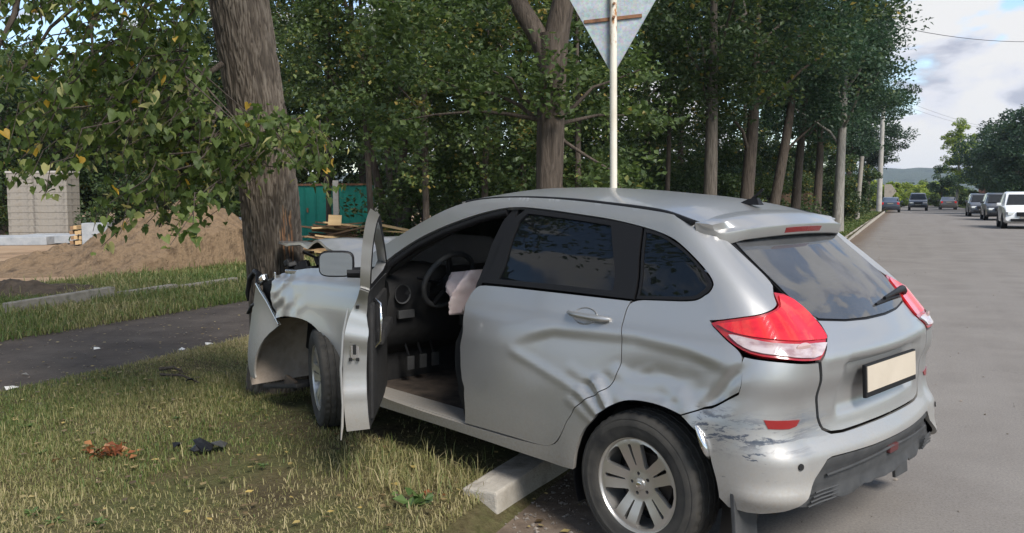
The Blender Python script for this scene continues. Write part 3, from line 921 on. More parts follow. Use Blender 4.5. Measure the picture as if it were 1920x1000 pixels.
WOODS = 'trees of the wood behind the building site'
wl = ['tall dark broadleaf tree in the wood behind the building site', 'lower bushy tree at the edge of the wood']
for i, (xp, Y, h, r, cz, lm) in enumerate((
        (-60, 36, 8.2, 3.4, .6, 'leaf_dark'), (10, 36, 6.5, 3.2, .4, 'leaf_dark'), (110, 37, 6.8, 3.2, .4, 'leaf_dark'), (200, 37, 6.6, 3.2, .4, 'leaf_dark'), (290, 36, 6.6, 3.2, .4, 'leaf_dark'), (380, 35, 7.5, 3.2, .4, 'leaf_dark'), (470, 34, 8.0, 3.2, .4, 'leaf_dark'), (-30, 46, 9.5, 3.6, .4, 'leaf_dark'), (70, 50, 10.2, 4.0, .4, 'leaf_dark'), (180, 52, 10.2, 4.0, .4, 'leaf_dark'), (270, 50, 10.2, 4.0, .4, 'leaf_dark'), (350, 50, 11, 4.0, .4, 'leaf_dark'), (50, 42, 9.0, 3.6, 1.4, 'leaf_dark'), (140, 41, 8.3, 3.4, 1.2, 'leaf_mid'), (225, 44, 8.8, 3.6, 1.2, 'leaf_dark'), (310, 39, 8.4, 3.4, 1.2, 'leaf_dark'), (390, 42, 10, 3.8, 1.4, 'leaf_dark'),
        (460, 37, 11, 3.8, 1.4, 'leaf_dark'), (535, 35, 12, 3.8, 2.2, 'leaf_dark'), (610, 38, 13, 4.0, 2.2, 'leaf_dark'), (690, 33, 13, 4.0, 1.8, 'leaf_dark'),
        (760, 29, 11, 3.6, 1.4, 'leaf_dark'), (840, 33, 13, 4.0, 1.4, 'leaf_dark'), (930, 30, 12, 3.8, 1.2, 'leaf_dark'), (1010, 36, 14, 4.2, 1.2, 'leaf_dark'), (1085, 27, 11, 3.6, 1.0, 'leaf_dark'),
        (1150, 33, 13, 4.0, 1.0, 'leaf_dark'), (1215, 38, 14, 4.3, 1.0, 'leaf_dark'), (1275, 44, 15, 4.6, 1.0, 'leaf_dark'), (1340, 50, 16, 4.8, 1.0, 'leaf_dark'), (1400, 58, 17, 5.0, 1.0, 'leaf_blue'), (1455, 66, 17, 5.0, 1.0, 'leaf_blue'), (1515, 78, 18, 5.4, 1.0, 'leaf_blue'), (1560, 92, 18, 5.4, 1.0, 'leaf_blue'))):
    tree('broadleaf_tree', wl[0] if h > 8.5 else wl[1], px(xp, Y), Y, h, .17, cz, r, 75, 150, .17, 300 + i, lm, 'bark', (rng.normal(0, .3), 0), WOODS, n_limb=3, clump_r=(.7, 1.25))
# nearer, lighter small trees in front of the wood
NEAR_W = 'small leafy trees in front of the wood'
for i, (xp, Y, h, r, cz, nc, lab) in enumerate((
        (615, 21.5, 9.5, 2.2, 2.1, 70, 'leafy young tree whose low boughs hang over the green gates'),
        (700, 19.5, 9, 1.9, 2.7, 60, 'leafy young tree between the green gates and the dark stems'),
        (800, 18.5, 9, 2.1, 1.5, 70, 'leafy young tree above the open car door'),
        (905, 19.0, 9, 2.0, 1.1, 70, 'leafy young tree behind the windscreen of the silver car'),
        (985, 21.5, 9, 2.0, 1.1, 60, 'leafy young tree left of the forked linden'),
        (1085, 17.5, 6.5, 1.3, .8, 34, 'small tree with drooping sprays right of the forked linden'),
        (1250, 25, 10, 2.2, 3.2, 50, 'dark leafy tree between the sign and the first bare trunk'))):
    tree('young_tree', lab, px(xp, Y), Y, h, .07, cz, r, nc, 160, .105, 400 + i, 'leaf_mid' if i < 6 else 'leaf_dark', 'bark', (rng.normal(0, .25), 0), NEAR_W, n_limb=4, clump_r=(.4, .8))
# multi-stemmed dark tree beside the gates
mt_ = empty('multi_stem_tree', (px(745, 23), 23, .08)); tag(mt_, 'clump of dark crooked stems beside the green gates', 'tree')
for k in range(9):
    a = rng.uniform(-.8, .8)
    trunk_mesh('stem', [(a * .3, rng.uniform(-.3, .3), -.1), (a * .5, rng.uniform(-.3, .3), 1.2), (a * .9 + rng.normal(0, .1), 0, 2.6), (a * 1.5 + rng.normal(0, .25), 0, 4.6)], [.15, .11, .08, .04], M['bark_grey' if k % 3 == 0 else 'bark'], mt_, 8, .1, 60 + k, 14)
rr = np.random.default_rng(61)
cc = np.stack([rr.normal(0, 1.1, 40), rr.normal(0, .5, 40), rr.uniform(3.2, 5.8, 40)], -1)
p = clump_points(cc, .6, 120, rr); V, F = leaf_verts(p, .11 * rr.uniform(.7, 1.2, len(p)), rr)
mesh_np('crown', V, F, M['leaf_dark'], mt_, False, attrs={'tint': np.repeat(np.clip(rr.beta(2, 3, len(p)), 0, 1), 4)})

SH = 'shrubs under the trees'
for i, (xp, Y, w, h, lab) in enumerate((
        (-20, 33, 5, 2.2, 'dark shrub at the far end of the site behind the concrete wall'), (180, 33, 5, 2.6, 'dark shrub right behind the concrete wall'), (330, 31, 5, 2.4, 'dark shrub behind the sand heap'), (440, 30, 4, 2.4, 'dark shrub left of the struck linden'),
        (830, 21, 3.5, 2.4, 'dense shrub behind the open front door'), (930, 23, 4, 2.6, 'dense shrub left of the forked trunk'), (1090, 22, 4, 2.6, 'dense shrub right of the forked trunk'),
        (1180, 27, 5, 2.6, 'shrub in deep shade behind the sign pole'), (1265, 31, 5, 3.0, 'shrub in deep shade left of the first bare trunk'), (1350, 36, 5, 3.4, 'green shrub between the two nearest bare trunks'), (1420, 40, 5, 3.2, 'green shrub by the leaning trunk'),
        (1480, 52, 6, 3.2, 'shrub behind the picket fence'), (1574, 46, 1.7, 2.6, 'dense dark shrub beside the pale trunk'), (1596, 58, 2.0, 3.0, 'shrub at the foot of the short white post'))):
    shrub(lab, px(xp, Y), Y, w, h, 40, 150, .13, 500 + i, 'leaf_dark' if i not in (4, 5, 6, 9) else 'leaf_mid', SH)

TH = 'thicket closing the wood behind the street trees'
for i, xp in enumerate((520, 640, 720, 800, 880, 960, 1040, 1120, 1180, 1240, 1290, 1335, 1380, 1420, 1455, 1490, 1520, 1548)):
    Y = 44 + (i % 3) * 3 if xp < 1200 else 52 + (i % 3) * 6
    shrub('dense dark thicket under the wood, seen between the trunks', px(xp, Y), Y, 7.5, 5.2, 46, 150, .20, 560 + i, 'leaf_dark', TH, depth=3)

# far right side of the road
FR = 'dark trees along the right of the road'
for i, (xp, Y, h, r) in enumerate(((1935, 70, 9.0, 3.6), (1902, 82, 9.5, 3.9), (1878, 94, 9.6, 4.0), (1870, 106, 9.0, 4.0), (1862, 118, 8.4, 3.6))):
    tree('linden_tree', ['dark rounded tree above the white parked car', 'dark rounded tree above the black parked car', 'dark rounded tree above the grey parked car', 'dark rounded tree next past the grey parked car', 'dark rounded tree beside the birch'][i], px(xp, Y), Y, h, .2, 1.3, r, 70, 170, .26, 600 + i, 'leaf_blue', 'bark', (0, 0), FR, n_limb=2, clump_r=(.8, 1.3), tint=-.08)
tree('birch_tree', 'tall pale birch standing alone at the right end of the road', px(1792, 112), 112, 11.6, .16, 2.0, 2.0, 110, 110, .22, 640, 'leaf_lime', 'bark_pale', (.2, 0), None, n_limb=6, clump_r=(.45, .8), elong=1.0, tint=-.12)
tree('rowan_tree', 'small dark tree left of the tall birch', px(1766, 108), 108, 5.2, .12, 1.4, 1.7, 26, 110, .24, 641, 'leaf_blue', 'bark', (-.4, 0), None, n_limb=3, clump_r=(.5, .9))
LB = 'sunlit bushes at the end of the road'
for i, (xp, Y, w, h) in enumerate(((1672, 118, 8, 5.0), (1700, 135, 9, 5.0), (1740, 140, 9, 5.6), (1722, 175, 12, 6.5), (1768, 128, 7, 3.8), (1786, 118, 6, 3.0), (1650, 100, 4, 4.6), (1808, 122, 7, 3.4), (1762, 180, 12, 7.0), (1680, 200, 16, 6.5))):
    shrub(['bright bush beside the far concrete pole', 'yellow-green bush left of the oncoming car', 'yellow-green bush right behind the oncoming car', 'pale bush in the middle of the road end', 'bright bush above the low grey car', 'dense bush at the foot of the birch', 'narrow bush behind the parked dark saloon', 'bush between the birch and the grey parked car', 'tall bush far behind the low grey car', 'widest bush far behind the parked dark saloon'][i],
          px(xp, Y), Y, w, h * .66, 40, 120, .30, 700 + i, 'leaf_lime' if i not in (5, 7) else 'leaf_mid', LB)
# distant trees on the slope below the hill
for i in range(16):
    Y = 260 + 22 * i; xp = 1640 + (i * 53) % 210
    tree('far_tree', 'distant tree on the slope below the wooded hill', px(xp, Y), Y, 4.6 + (i * 7) % 3, .2, .3, 4 + i % 3, 30, 60, .8, 760 + i, 'leaf_mid', 'bark', (0, 0), 'distant trees below the hill', n_limb=0, clump_r=(1.5, 2.6), tint=.1)


# ------------------------------------------------------------------ building site
def concrete_pier():
    root = empty('concrete_pier', (px(74, 30), 30, .08)); tag(root, 'squat pale block wall standing alone left of the sand heap', 'wall')
    w, h, d = 2.10, 2.32, .9
    n = 10
    core = MB().box((0, d / 2, h / 2), (w - .06, d - .06, h - .04)).build('core', M['concrete'], root)
    me = {}
    for k in range(n):
        ws = [1.0]
        x = -w / 2
        for q in ws:
            ww = w * q
            b = MB().box((0, 0, 0), (ww - .006, d, h / n - .007)).build('block', M['concrete_pale'], root, bevel=.006)
            b.location = (x + ww / 2 + random.uniform(-.006, .006) - .02 * (1 - k / n), d / 2 + random.uniform(-.012, .006), h / n * (k + .5))
            x += ww
    MB().box((0, d / 2, h + .03), (w + .05, d + .06, .07)).build('coping', M['concrete'], root, bevel=.01)


concrete_pier()


def simple_thing(name, label, cat, build, loc, rz=0, group=None, kind=None):
    root = empty(name, loc, rz); tag(root, label, cat, group, kind); build(root); return root


M['grey_paint'] = noisy('grey_slab', (.22, .235, .25), (.34, .35, .36), 4, .8, 30, .3, .005)
M['rust'] = noisy('rusty_steel', (.10, .05, .03), (.20, .10, .055), 9, .85, 50, .4, .004, (.07, .045, .035))
M['plank'] = noisy('weathered_plank', (.10, .058, .032), (.24, .15, .085), 3, .85, 20, .4, .005, (.16, .095, .055), vscale=(.35, 4, 4))
M['plank_dark'] = noisy('dark_plank', (.045, .028, .018), (.12, .072, .042), 3, .85, 20, .4, .005, vscale=(.35, 4, 4))
M['plank_light'] = noisy('fresh_plank', (.36, .24, .12), (.52, .37, .20), 3, .8, 20, .3, .004, vscale=(.35, 4, 4))
for k, (xp, Y, lx, z) in enumerate(((20, 27, 2.9, .10), (105, 27.6, 1.9, .12))):
    o = MB().box((0, 0, .12), (lx, 1.5, .26)).build('concrete_slab', M['grey_paint'], None, bevel=.02)
    o.location = (px(xp, Y), Y, z - .02); o.rotation_euler = (0, 0, .06)
    tag(o, ['long grey slab lying on the ground before the pale block wall', 'short grey slab lying right of the pale block wall'][k], 'slab', 'grey slabs on the site')
for k in range(5):
    o = MB().box((0, 0, 0), (1.05 - .04 * k, 1.0, .15)).build('concrete_slab', M['concrete' if k % 2 else 'grey_paint'], None, bevel=.012)
    o.location = (px(437, 25.5) + .04 * (k % 2), 25.5, .16 + .165 * k); o.rotation_euler = (0, 0, .05 * (k % 3))
    tag(o, 'one of the grey slabs stacked just left of the struck linden', 'slab', 'stacked grey slabs')
o = MB().box((0, 0, .33), (.72, .6, .66)).build('concrete_block', M['grey_paint'], None, bevel=.015); o.location = (px(183, 26), 26, .1); o.rotation_euler = (0, 0, .2)
tag(o, 'grey cube block beside the bundle of sawn timber', 'block')
for k in range(11):
    o = MB().box((0, 0, 0), (.095, 1.3, .11)).build('timber', M['plank_light' if k % 3 else 'plank'], None)
    o.location = (px(150, 26.4) + .13 * (k % 3) + .03 * (k % 2), 26.4, .18 + .15 * (k // 3)); o.rotation_euler = (.02 * (k % 2), .12 * (k % 3 - 1), .1)
    tag(o, 'one of the sawn timbers stacked beside the pale block wall', 'timber', 'sawn timbers beside the block wall')


def sand_heap():
    n = 220
    X, Y = np.meshgrid(np.linspace(-14.5, -3.4, n), np.linspace(14.0, 23.5, n))
    def cone(cx, cy, h, rx, ry, p=1.25):
        d = np.sqrt(((X - cx) / rx) ** 2 + ((Y - cy) / ry) ** 2)
        return h * np.clip(1 - d, 0, 1) ** p
    Z = np.maximum.reduce([cone(-6.85, 18.4, 1.52, 2.5, 3.3, 1.0), cone(-7.6, 18.2, 1.15, 2.3, 2.9, 1.0), cone(-8.9, 17.2, .48, 2.4, 2.0), cone(-11.5, 17.0, .14, 3.6, 2.6), cone(-5.3, 17.6, .62, 2.0, 2.4)])
    m = np.minimum(1, Z * 4)
    Z = Z + m * ((vnoise(X * .9, Y * .9, 4, 4) - .5) * .36 + (vnoise(X * 2.6, Y * 2.6, 6, 4) - .5) * .30 + (np.abs(vnoise(X * 7 + 3, Y * 5, 9, 3) - .5)) * .16)
    s_ = X * EY - Y * EX
    Z = np.where(s_ > -12.7, -.1, Z) - .05
    V = np.stack([X, Y, Z + .10], -1).reshape(-1, 3)
    i = np.arange((n - 1) ** 2); r = i // (n - 1); c = i % (n - 1); a = r * n + c
    o = mesh_np('sand_heap', V, np.stack([a, a + 1, a + n + 1, a + n], 1), M['sand'], None, True)
    tag(o, 'broad heap of reddish brown sand left of the struck linden', 'sand heap')


sand_heap()


def soil_heap():
    n = 50
    X, Y = np.meshgrid(np.linspace(-1.6, 1.1, n), np.linspace(-.6, .7, n))
    Z = .30 * np.clip(1 - np.sqrt((X / 1.5) ** 2 + (Y / .62) ** 2), 0, 1) ** .8
    Z = Z * (1 + 1.2 * (vnoise(X * 4, Y * 4, 3, 4) - .5)) - .03
    V = np.stack([X, Y, Z], -1).reshape(-1, 3)
    i = np.arange((n - 1) ** 2); r = i // (n - 1); c = i % (n - 1); a = r * n + c
    o = mesh_np('soil_heap', V, np.stack([a, a + 1, a + n + 1, a + n], 1), M['soil'], None, True)
    o.location = (-7.35, 12.6, .12)
    tag(o, 'low dark heap of soil and weeds on the grass behind the path kerb', 'soil heap')


soil_heap()


def green_gates():
    root = empty('metal_gate', (px(632, 27), 27, .08)); tag(root, 'pair of teal green sheet metal gates with a grey post between them', 'gate')
    m = noisy('teal_paint', (.006, .115, .088), (.010, .165, .125), 2, .55, 30, .15, .003, (.008, .14, .105))
    for sx, w in ((-1, 1.75), (1, 1.08)):
        lf = MB().box((sx * (.11 + w / 2), 0, .92), (w, .04, 1.78)).build('gate_leaf', m, root, bevel=.006)
        for k in range(5): MB().box((sx * (.11 + w * (k + .5) / 5), -.03, .92), (.025, .03, 1.7)).build('rib', m, lf)
        MB().box((sx * (.11 + w / 2), -.035, 1.80), (w, .05, .06)).build('top_rail', M['rust'], lf)
        MB().box((sx * (.11 + w * .45), -.045, 1.0), (.05, .05, .14)).build('latch', M['rust'], lf)
    MB().box((0, 0, .95), (.17, .14, 1.96)).build('post', M['concrete'], root, bevel=.01)
    MB().box((1.30, 0, .95), (.14, .14, 1.96)).build('post', M['concrete'], root, bevel=.01)


green_gates()


def plank_pile():
    r = np.random.default_rng(31)
    G = 'old planks thrown on a pile before the green gates'
    for k in range(56):
        lay = k / 56
        ln = r.uniform(.9, 2.0)
        ln *= .85
        o = MB().box((0, 0, 0), (ln, r.uniform(.08, .17), .035)).build('plank', M[['plank', 'plank_dark', 'plank', 'plank_dark', 'plank_light'][k % 5 if k % 7 else 4]], None)
        spread = 1 - lay * .75
        o.location = (px(640, 20) + r.normal(0, .38) * spread, 20 + r.normal(0, .22), .16 + .70 * lay + r.uniform(0, .03))
        o.rotation_euler = (r.normal(0, .10), r.normal(.03, .09), r.normal(.15, .35))
        tag(o, 'one of the old brown planks thrown on a pile before the green gates', 'plank', G)
    o = MB().box((0, 0, 0), (.30, .02, .24)).build('plywood_offcut', M['plank_light'], None)
    o.location = (px(629, 19.6), 19.6, .98); o.rotation_euler = (-.25, .05, .05)
    tag(o, 'pale square plywood offcut standing on top of the plank pile', 'board')
    for k in range(7):
        o = MB().box((0, 0, 0), (r.uniform(.7, 1.2), .12, .03)).build('plank', M['plank_light' if k > 3 else 'plank'], None)
        o.location = (px(722, 19.5) + r.normal(0, .15), 19.5 + r.normal(0, .2), .16 + .11 * k); o.rotation_euler = (r.normal(0, .08), r.normal(0, .08), r.normal(0, .35))
        tag(o, 'one of the yellowish boards stacked right of the plank pile', 'plank', 'yellowish boards stacked beside the plank pile')


plank_pile()

M['kerb_old'] = noisy('mossy_kerb', (.06, .062, .035), (.24, .215, .18), 5, .95, 60, .7, .008, (.15, .135, .105))
# old kerb stones sunk in the grass behind the path
for k, (a, b_, h, lab) in enumerate((((-6.32, 10.55), (-5.72, 12.1), .17, 'raised grey kerb stone lying along the grass near the soil heap'), ((-5.66, 12.2), (-5.2, 13.05), .10, 'sunken mossy kerb stone next beyond the raised one'), ((-5.15, 13.1), (-4.6, 14.1), .09, 'sunken mossy kerb stone nearest the struck linden'))):
    a = Vector((*a, 0)); b_ = Vector((*b_, 0)); d = b_ - a
    o = MB().box((0, 0, 0), (.13, d.length, h)).build('kerb_stone', M['kerb_old'], None, bevel=.012)
    o.location = (a + b_) / 2 + Vector((0, 0, .12 + h * .35)); o.rotation_euler = (.02, 0, -math.atan2(d.x, d.y))
    tag(o, lab, 'kerb stone', 'old kerb stones in the grass')

# ------------------------------------------------------------------ yield sign, poles, wire, fence
def yield_sign():
    root = empty('road_sign', (px(1149.5, 7.9), 7.9, .08)); tag(root, 'back of a triangular give-way sign on a cream pole behind the car', 'road sign')
    m, t, b = mat('cream_pole_paint', (.62, .58, .49), .5, 0, .4)
    v = coords(t, 'Object', (14, 14, 5))
    n = noise(t, v, 1.6, 8, .7)
    sp = N(t, 'ShaderNodeSeparateXYZ'); tc = N(t, 'ShaderNodeTexCoord'); L(t, tc.outputs['Object'], sp.inputs[0])
    mask = math_node(t, 'MULTIPLY', rng_node(t, n, .50, .60), rng_node(t, sp.outputs[2], 2.6, 3.05))
    L(t, mixc(t, mask, ramp(t, noise(t, v, .6, 5), [(.3, (.50, .45, .36)), (.7, (.68, .64, .56))]), (.33, .15, .05)), b.inputs['Base Color'])
    MB().tube([(0, 0, -.3), (.006, 0, 1.5), (-.004, 0, 3.75)], .033, 20).build('pole', m, root, True, 60)
    gz, t2, b2 = mat('galvanised_sheet', (.33, .36, .37), .48, .55, .5)
    v2 = coords(t2, 'Object', (1, 1, 1))
    vo = N(t2, 'ShaderNodeTexVoronoi'); vo.inputs['Scale'].default_value = 55; L(t2, v2, vo.inputs['Vector'])
    c = ramp(t2, noise(t2, v2, 9, 8, .65), [(.3, (.25, .285, .30)), (.7, (.40, .43, .44))])
    cc_ = N(t2, 'ShaderNodeMix', data_type='RGBA', blend_type='MULTIPLY'); cc_.inputs['Factor'].default_value = .25
    L(t2, c, cc_.inputs['A']); L(t2, vo.outputs['Color'], cc_.inputs['B'])
    st_ = rng_node(t2, noise(t2, coords(t2, 'Object', (24, 1, 1.6)), 1.4, 5, .6), .58, .70, 0, .6)
    L(t2, mixc(t2, st_, cc_.outputs['Result'], (.30, .22, .13)), b2.inputs['Base Color'])
    # rounded triangle, point down
    z_ap = 1.568 + (362 - 146) / 1596 * 7.9 - .08; sd_ = .90; hh = sd_ * math.sqrt(3) / 2
    cs = [(0, z_ap), (sd_ / 2, z_ap + hh), (-sd_ / 2, z_ap + hh)]
    P = []
    rr_ = .045
    cen = (0, z_ap + hh * 2 / 3)
    for k, (x, z) in enumerate(cs):
        dx, dz = cen[0] - x, cen[1] - z; l = math.hypot(dx, dz); ix, iz = x + dx / l * rr_ * 2, z + dz / l * rr_ * 2
        a0 = math.atan2(-dz, -dx)
        for q in np.linspace(-math.pi / 3, math.pi / 3, 7): P.append((ix + rr_ * math.cos(a0 + q), iz + rr_ * math.sin(a0 + q)))
    n = len(P); y0, y1 = .045, .048
    ctr = np.mean(P, 0)
    V = [(x, y0, z) for x, z in P] + [(x, y1, z) for x, z in P]
    F = [tuple(range(n)), tuple(range(2 * n - 1, n - 1, -1))] + [(k, k + n, (k + 1) % n + n, (k + 1) % n) for k in range(n)]
    pl = mesh_np('sign_plate', V, F, gz, root); 
    # folded rim of the plate
    Pi = [(ctr[0] + (x - ctr[0]) * .985, ctr[1] + (z - ctr[1]) * .985) for x, z in P]
    V = [(x, y0, z) for x, z in P] + [(x, y0 - .012, z) for x, z in P] + [(x, y0 - .012, z) for x, z in Pi] + [(x, y0 - .001, z) for x, z in Pi]
    F = []
    for a in range(3): F += [(a * n + k, a * n + (k + 1) % n, (a + 1) * n + (k + 1) % n, (a + 1) * n + k) for k in range(n)]
    mesh_np('rim', V, F, gz, pl)
    red, white = mat('sign_red', (.55, .02, .02), .4)[0], mat('sign_white', (.75, .75, .72), .4)[0]
    Pw = [(ctr[0] + (x - ctr[0]) * .68, ctr[1] + (z - ctr[1]) * .68) for x, z in P]
    mesh_np('red_face', [(x, y1 + .001, z) for x, z in P], [tuple(range(n))], red, pl)
    mesh_np('white_face', [(x, y1 + .002, z) for x, z in Pw], [tuple(range(n))], white, pl)
    zb = 1.568 + (362 - 43) / 1596 * 7.9 - .08
    MB().box((0, .036, zb), (.53, .02, .030), Matrix.Rotation(R_(-6), 3, 'Y')).build('bracket', M['rust'], root)
    MB().box((0, .036, zb + .38), (.66, .02, .030)).build('bracket', M['rust'], root)
    for zz in (zb, zb + .12): MB().tube([(.0, -.05, zz), (.0, .05, zz)], .012, 8).build('bolt', M['rust'], root)


yield_sign()
POLES = 'poles along the left of the road'
def pole(label, x, y, h, r0, r1, mt, z0=0.0, lean=0.0, arms=True):
    root = empty('utility_pole', (x, y, z0 + drop(x, y))); tag(root, label, 'pole', POLES)
    MB().tube([(0, 0, -.3), (lean * .5, 0, h / 2), (lean, 0, h)], [r0, (r0 + r1) / 2, r1], 14).build('shaft', mt, root, True, 60)
    if arms:
        MB().box((lean, 0, h - .35), (1.5, .09, .10)).build('crossarm', M['rust'], root)
        for dx in (-.65, 0, .65): MB().lathe([(0, 0), (.05, .0), (.06, .06), (.03, .08), (.045, .12), (0, .14)], (lean + dx, 0, h - .3), 10, 'Z').build('insulator', M['concrete_pale'], root, True)
    return root


M['pole_conc'] = noisy('pole_concrete', (.26, .245, .22), (.40, .38, .35), 2, .9, 20, .2, .005)
pole('tall concrete pole at the far end of the grass verge', px(1647, 76), 76, 10.2, .24, .16, M['pole_conc'], .08, .15)
o = MB().tube([(0, 0, -.2), (.05, 0, 1.8), (.12, 0, 3.75)], [.15, .14, .12], 12).build('concrete_post', M['concrete_pale'], None, True, 60)
o.location = (px(1606, 50), 50, .1 + drop(px(1606, 50), 50)); o.rotation_euler = (0, R_(1.5), 0); tag(o, 'short leaning whitish post among the far shrubs', 'post')
pole('wooden pole hidden among the street tree crowns', 11.3, 40, 11.2, .15, .11, M['bark_grey'], .05, 0)
pole('wooden pole across the road carrying the wire', 41.0, 58.0, 12.2, .15, .11, M['bark_grey'], .05, 0)
P0, P1 = np.array([11.3, 40, 11.1]), np.array([41.0, 58.0, 12.1])
W_ = [P0 + (P1 - P0) * q - np.array([0, 0, 1.55 * 4 * q * (1 - q)]) for q in np.linspace(0, 1, 25)]
o = MB().tube(W_, .016, 6).build('overhead_wire', mat('wire', (.03, .03, .035), .6)[0], None, True, 80); tag(o, 'single dark wire hanging across the road', 'wire')
for k, (zz, dx) in enumerate(((9.6, .65), (9.55, -.5))):
    a = np.array([px(1647, 76) + .15 + dx, 76, 9.95 + .0]); b_ = np.array([px(1647, 76) + 42 + dx, 120, 9.5])
    W_ = [a + (b_ - a) * q - np.array([0, 0, 2.2 * q * (1 - q) * 2]) for q in np.linspace(0, 1, 14)]
    o = MB().tube(W_, .010, 5).build('overhead_wire', bpy.data.materials['wire'], None, True, 80); tag(o, ['upper far wire running from the concrete pole to the right', 'lower far wire running from the concrete pole to the right'][k], 'wire')


def picket_fence():
    a = Vector((px(1462, 41), 41, .08 + drop(px(1462, 41), 41))); b_ = Vector((px(1548, 56), 56, .08)); d = (b_ - a)
    root = empty('picket_fence', a, math.atan2(d.y, d.x)); tag(root, 'dark picket fence behind the street trees', 'fence')
    n = 70; me = None
    for k in range(n):
        if me is None:
            o = MB().box((0, 0, .8), (.10, .025, 1.6)).build('picket', M['plank_dark'], root); me = o.data
        else: o = link_mesh('picket', me, root)
        o.location = (d.length * k / n, 0, random.uniform(-.03, .03))
    for z in (.4, 1.25): MB().box((d.length / 2, .04, z), (d.length, .05, .08)).build('rail', M['plank_dark'], root)


picket_fence()


def house(label, x, y, w, d, h, wallm, rz=0):
    root = empty('brick_house', (x, y, .05 + drop(x, y)), rz); tag(root, label, 'house')
    MB().box((0, d / 2, h / 2), (w, d, h)).build('wall', wallm, root)
    v = [(-w / 2 - .4, -.4, h), (w / 2 + .4, -.4, h), (w / 2 + .4, d + .4, h), (-w / 2 - .4, d + .4, h), (-w / 2 - .4, d / 2, h + 1.8), (w / 2 + .4, d / 2, h + 1.8)]
    mesh_np('roof', v, [(0, 1, 5, 4), (2, 3, 4, 5), (0, 4, 3), (1, 2, 5), (0, 3, 2, 1)], M['rust'], root)
    for k in (-1, 1):
        f = MB().box((k * w * .22, -.03, h * .55), (1.1, .07, 1.2)).build('window', M['concrete_pale'], root)
        MB().box((k * w * .22, -.07, h * .55), (.94, .02, 1.04)).build('pane', mat('house_pane', (.03, .035, .04), .08)[0], f)


M['brick'] = noisy('red_brick', (.30, .10, .065), (.38, .15, .10), 3, .9, 20, .3, .01)
house('red brick house half hidden behind the dark trees on the right', px(1925, 118), 118, 9, 8, 3.6, M['brick'], -.3)
house('red brick house glimpsed between the street trees and the pale trunk', px(1546, 64), 64, 1.9, 4, 1.3, M['brick'], -.1)
sg = empty('road_sign', (px(1664, 98), 98, drop(px(1664, 98), 98))); tag(sg, 'small pale arrow-shaped sign beside the far concrete pole', 'road sign')
MB().tube([(0, 0, 0), (0, 0, 2.9)], .05, 8).build('pole', M['concrete_pale'], sg)
mesh_np('sign_plate', [(-.5, -.06, 1.3), (.3, -.06, 1.3), (.9, -.06, 2.1), (.3, -.06, 2.9), (-.5, -.06, 2.9), (-.5, -.09, 1.3), (.3, -.09, 1.3), (.9, -.09, 2.1), (.3, -.09, 2.9), (-.5, -.09, 2.9)], [(0, 1, 2, 3, 4), (9, 8, 7, 6, 5)] + [(k, (k + 1) % 5, 5 + (k + 1) % 5, 5 + k) for k in range(5)], M['concrete_pale'], sg)

# ------------------------------------------------------------------ the air between here and the hill
def haze():
    o = MB().box((700, 900, 28), (3300, 1960, 74)).build('haze', None)
    m = bpy.data.materials.new('haze_air'); m.use_nodes = True; t = m.node_tree; t.nodes.clear()
    out = N(t, 'ShaderNodeOutputMaterial'); v = N(t, 'ShaderNodeVolumePrincipled')
    v.inputs['Color'].default_value = (.72, .82, .95, 1); v.inputs['Density'].default_value = .00022; v.inputs['Anisotropy'].default_value = .1
    L(t, v.outputs[0], out.inputs['Volume'])
    o.data.materials.clear(); o.data.materials.append(m)
    tag(o, kind='stuff')


haze()

# ------------------------------------------------------------------ the crashed silver hatchback
def pch(x, xs, ys):
    xs = np.asarray(xs, float); ys = np.asarray(ys, float); x = np.asarray(x, float)
    h = np.diff(xs); d = np.diff(ys) / h
    m = np.zeros(len(xs)); m[0] = d[0]; m[-1] = d[-1]
    for i in range(1, len(xs) - 1): m[i] = 0 if d[i - 1] * d[i] <= 0 else 2 * d[i - 1] * d[i] / (d[i - 1] + d[i])
    xc = np.clip(x, xs[0], xs[-1]); i = np.clip(np.searchsorted(xs, xc) - 1, 0, len(xs) - 2); t = (xc - xs[i]) / h[i]
    return ys[i] * (1 + 2 * t) * (1 - t) ** 2 + m[i] * h[i] * t * (1 - t) ** 2 + ys[i + 1] * t * t * (3 - 2 * t) + m[i + 1] * h[i] * t * t * (t - 1)


def Wv(v): return pch(v, [.18, .25, .35, .50, .65, .80, .90, .96, 1.0, 1.10, 1.20, 1.30, 1.40, 1.45, 1.50, 1.54], [.80, .835, .855, .868, .874, .868, .852, .832, .812, .775, .737, .698, .650, .620, .575, .52])
def Xr(v): return pch(v, [.18, .25, .32, .45, .54, .60, .66, .75, .85, .93, .99, 1.05, 1.10, 1.35, 1.45, 1.54], [-.60, -.68, -.725, -.745, -.74, -.705, -.69, -.69, -.715, -.71, -.67, -.62, -.575, -.26, -.13, -.02])


def side_y(x, v):
    w = Wv(v); t = np.clip(x - 1.1, -3, 3)
    w = w - .012 * t * t * np.where(t > 0, .6, .8)
    for xc in (0.0, 2.592):
        r = np.hypot(x - xc, v - .31); w = w + .014 * np.exp(-((r - .37) / .10) ** 2) * np.clip((.85 - v) / .2, 0, 1)
    return w


def _frame(v):
    a = pch(v, [.2, .5, .65, .9, 1.05, 1.2, 1.5], [.34, .34, .30, .30, .26, .20, .16])
    b = pch(v, [.2, .5, .65, .9, 1.05, 1.2, 1.5], [.26, .26, .24, .26, .22, .15, .12])
    xr = Xr(v); yc = side_y(xr + .1 + a, v) - b
    xe = xr + .09 * (yc / .7) ** 2
    return a, b, xr, yc, xe + a


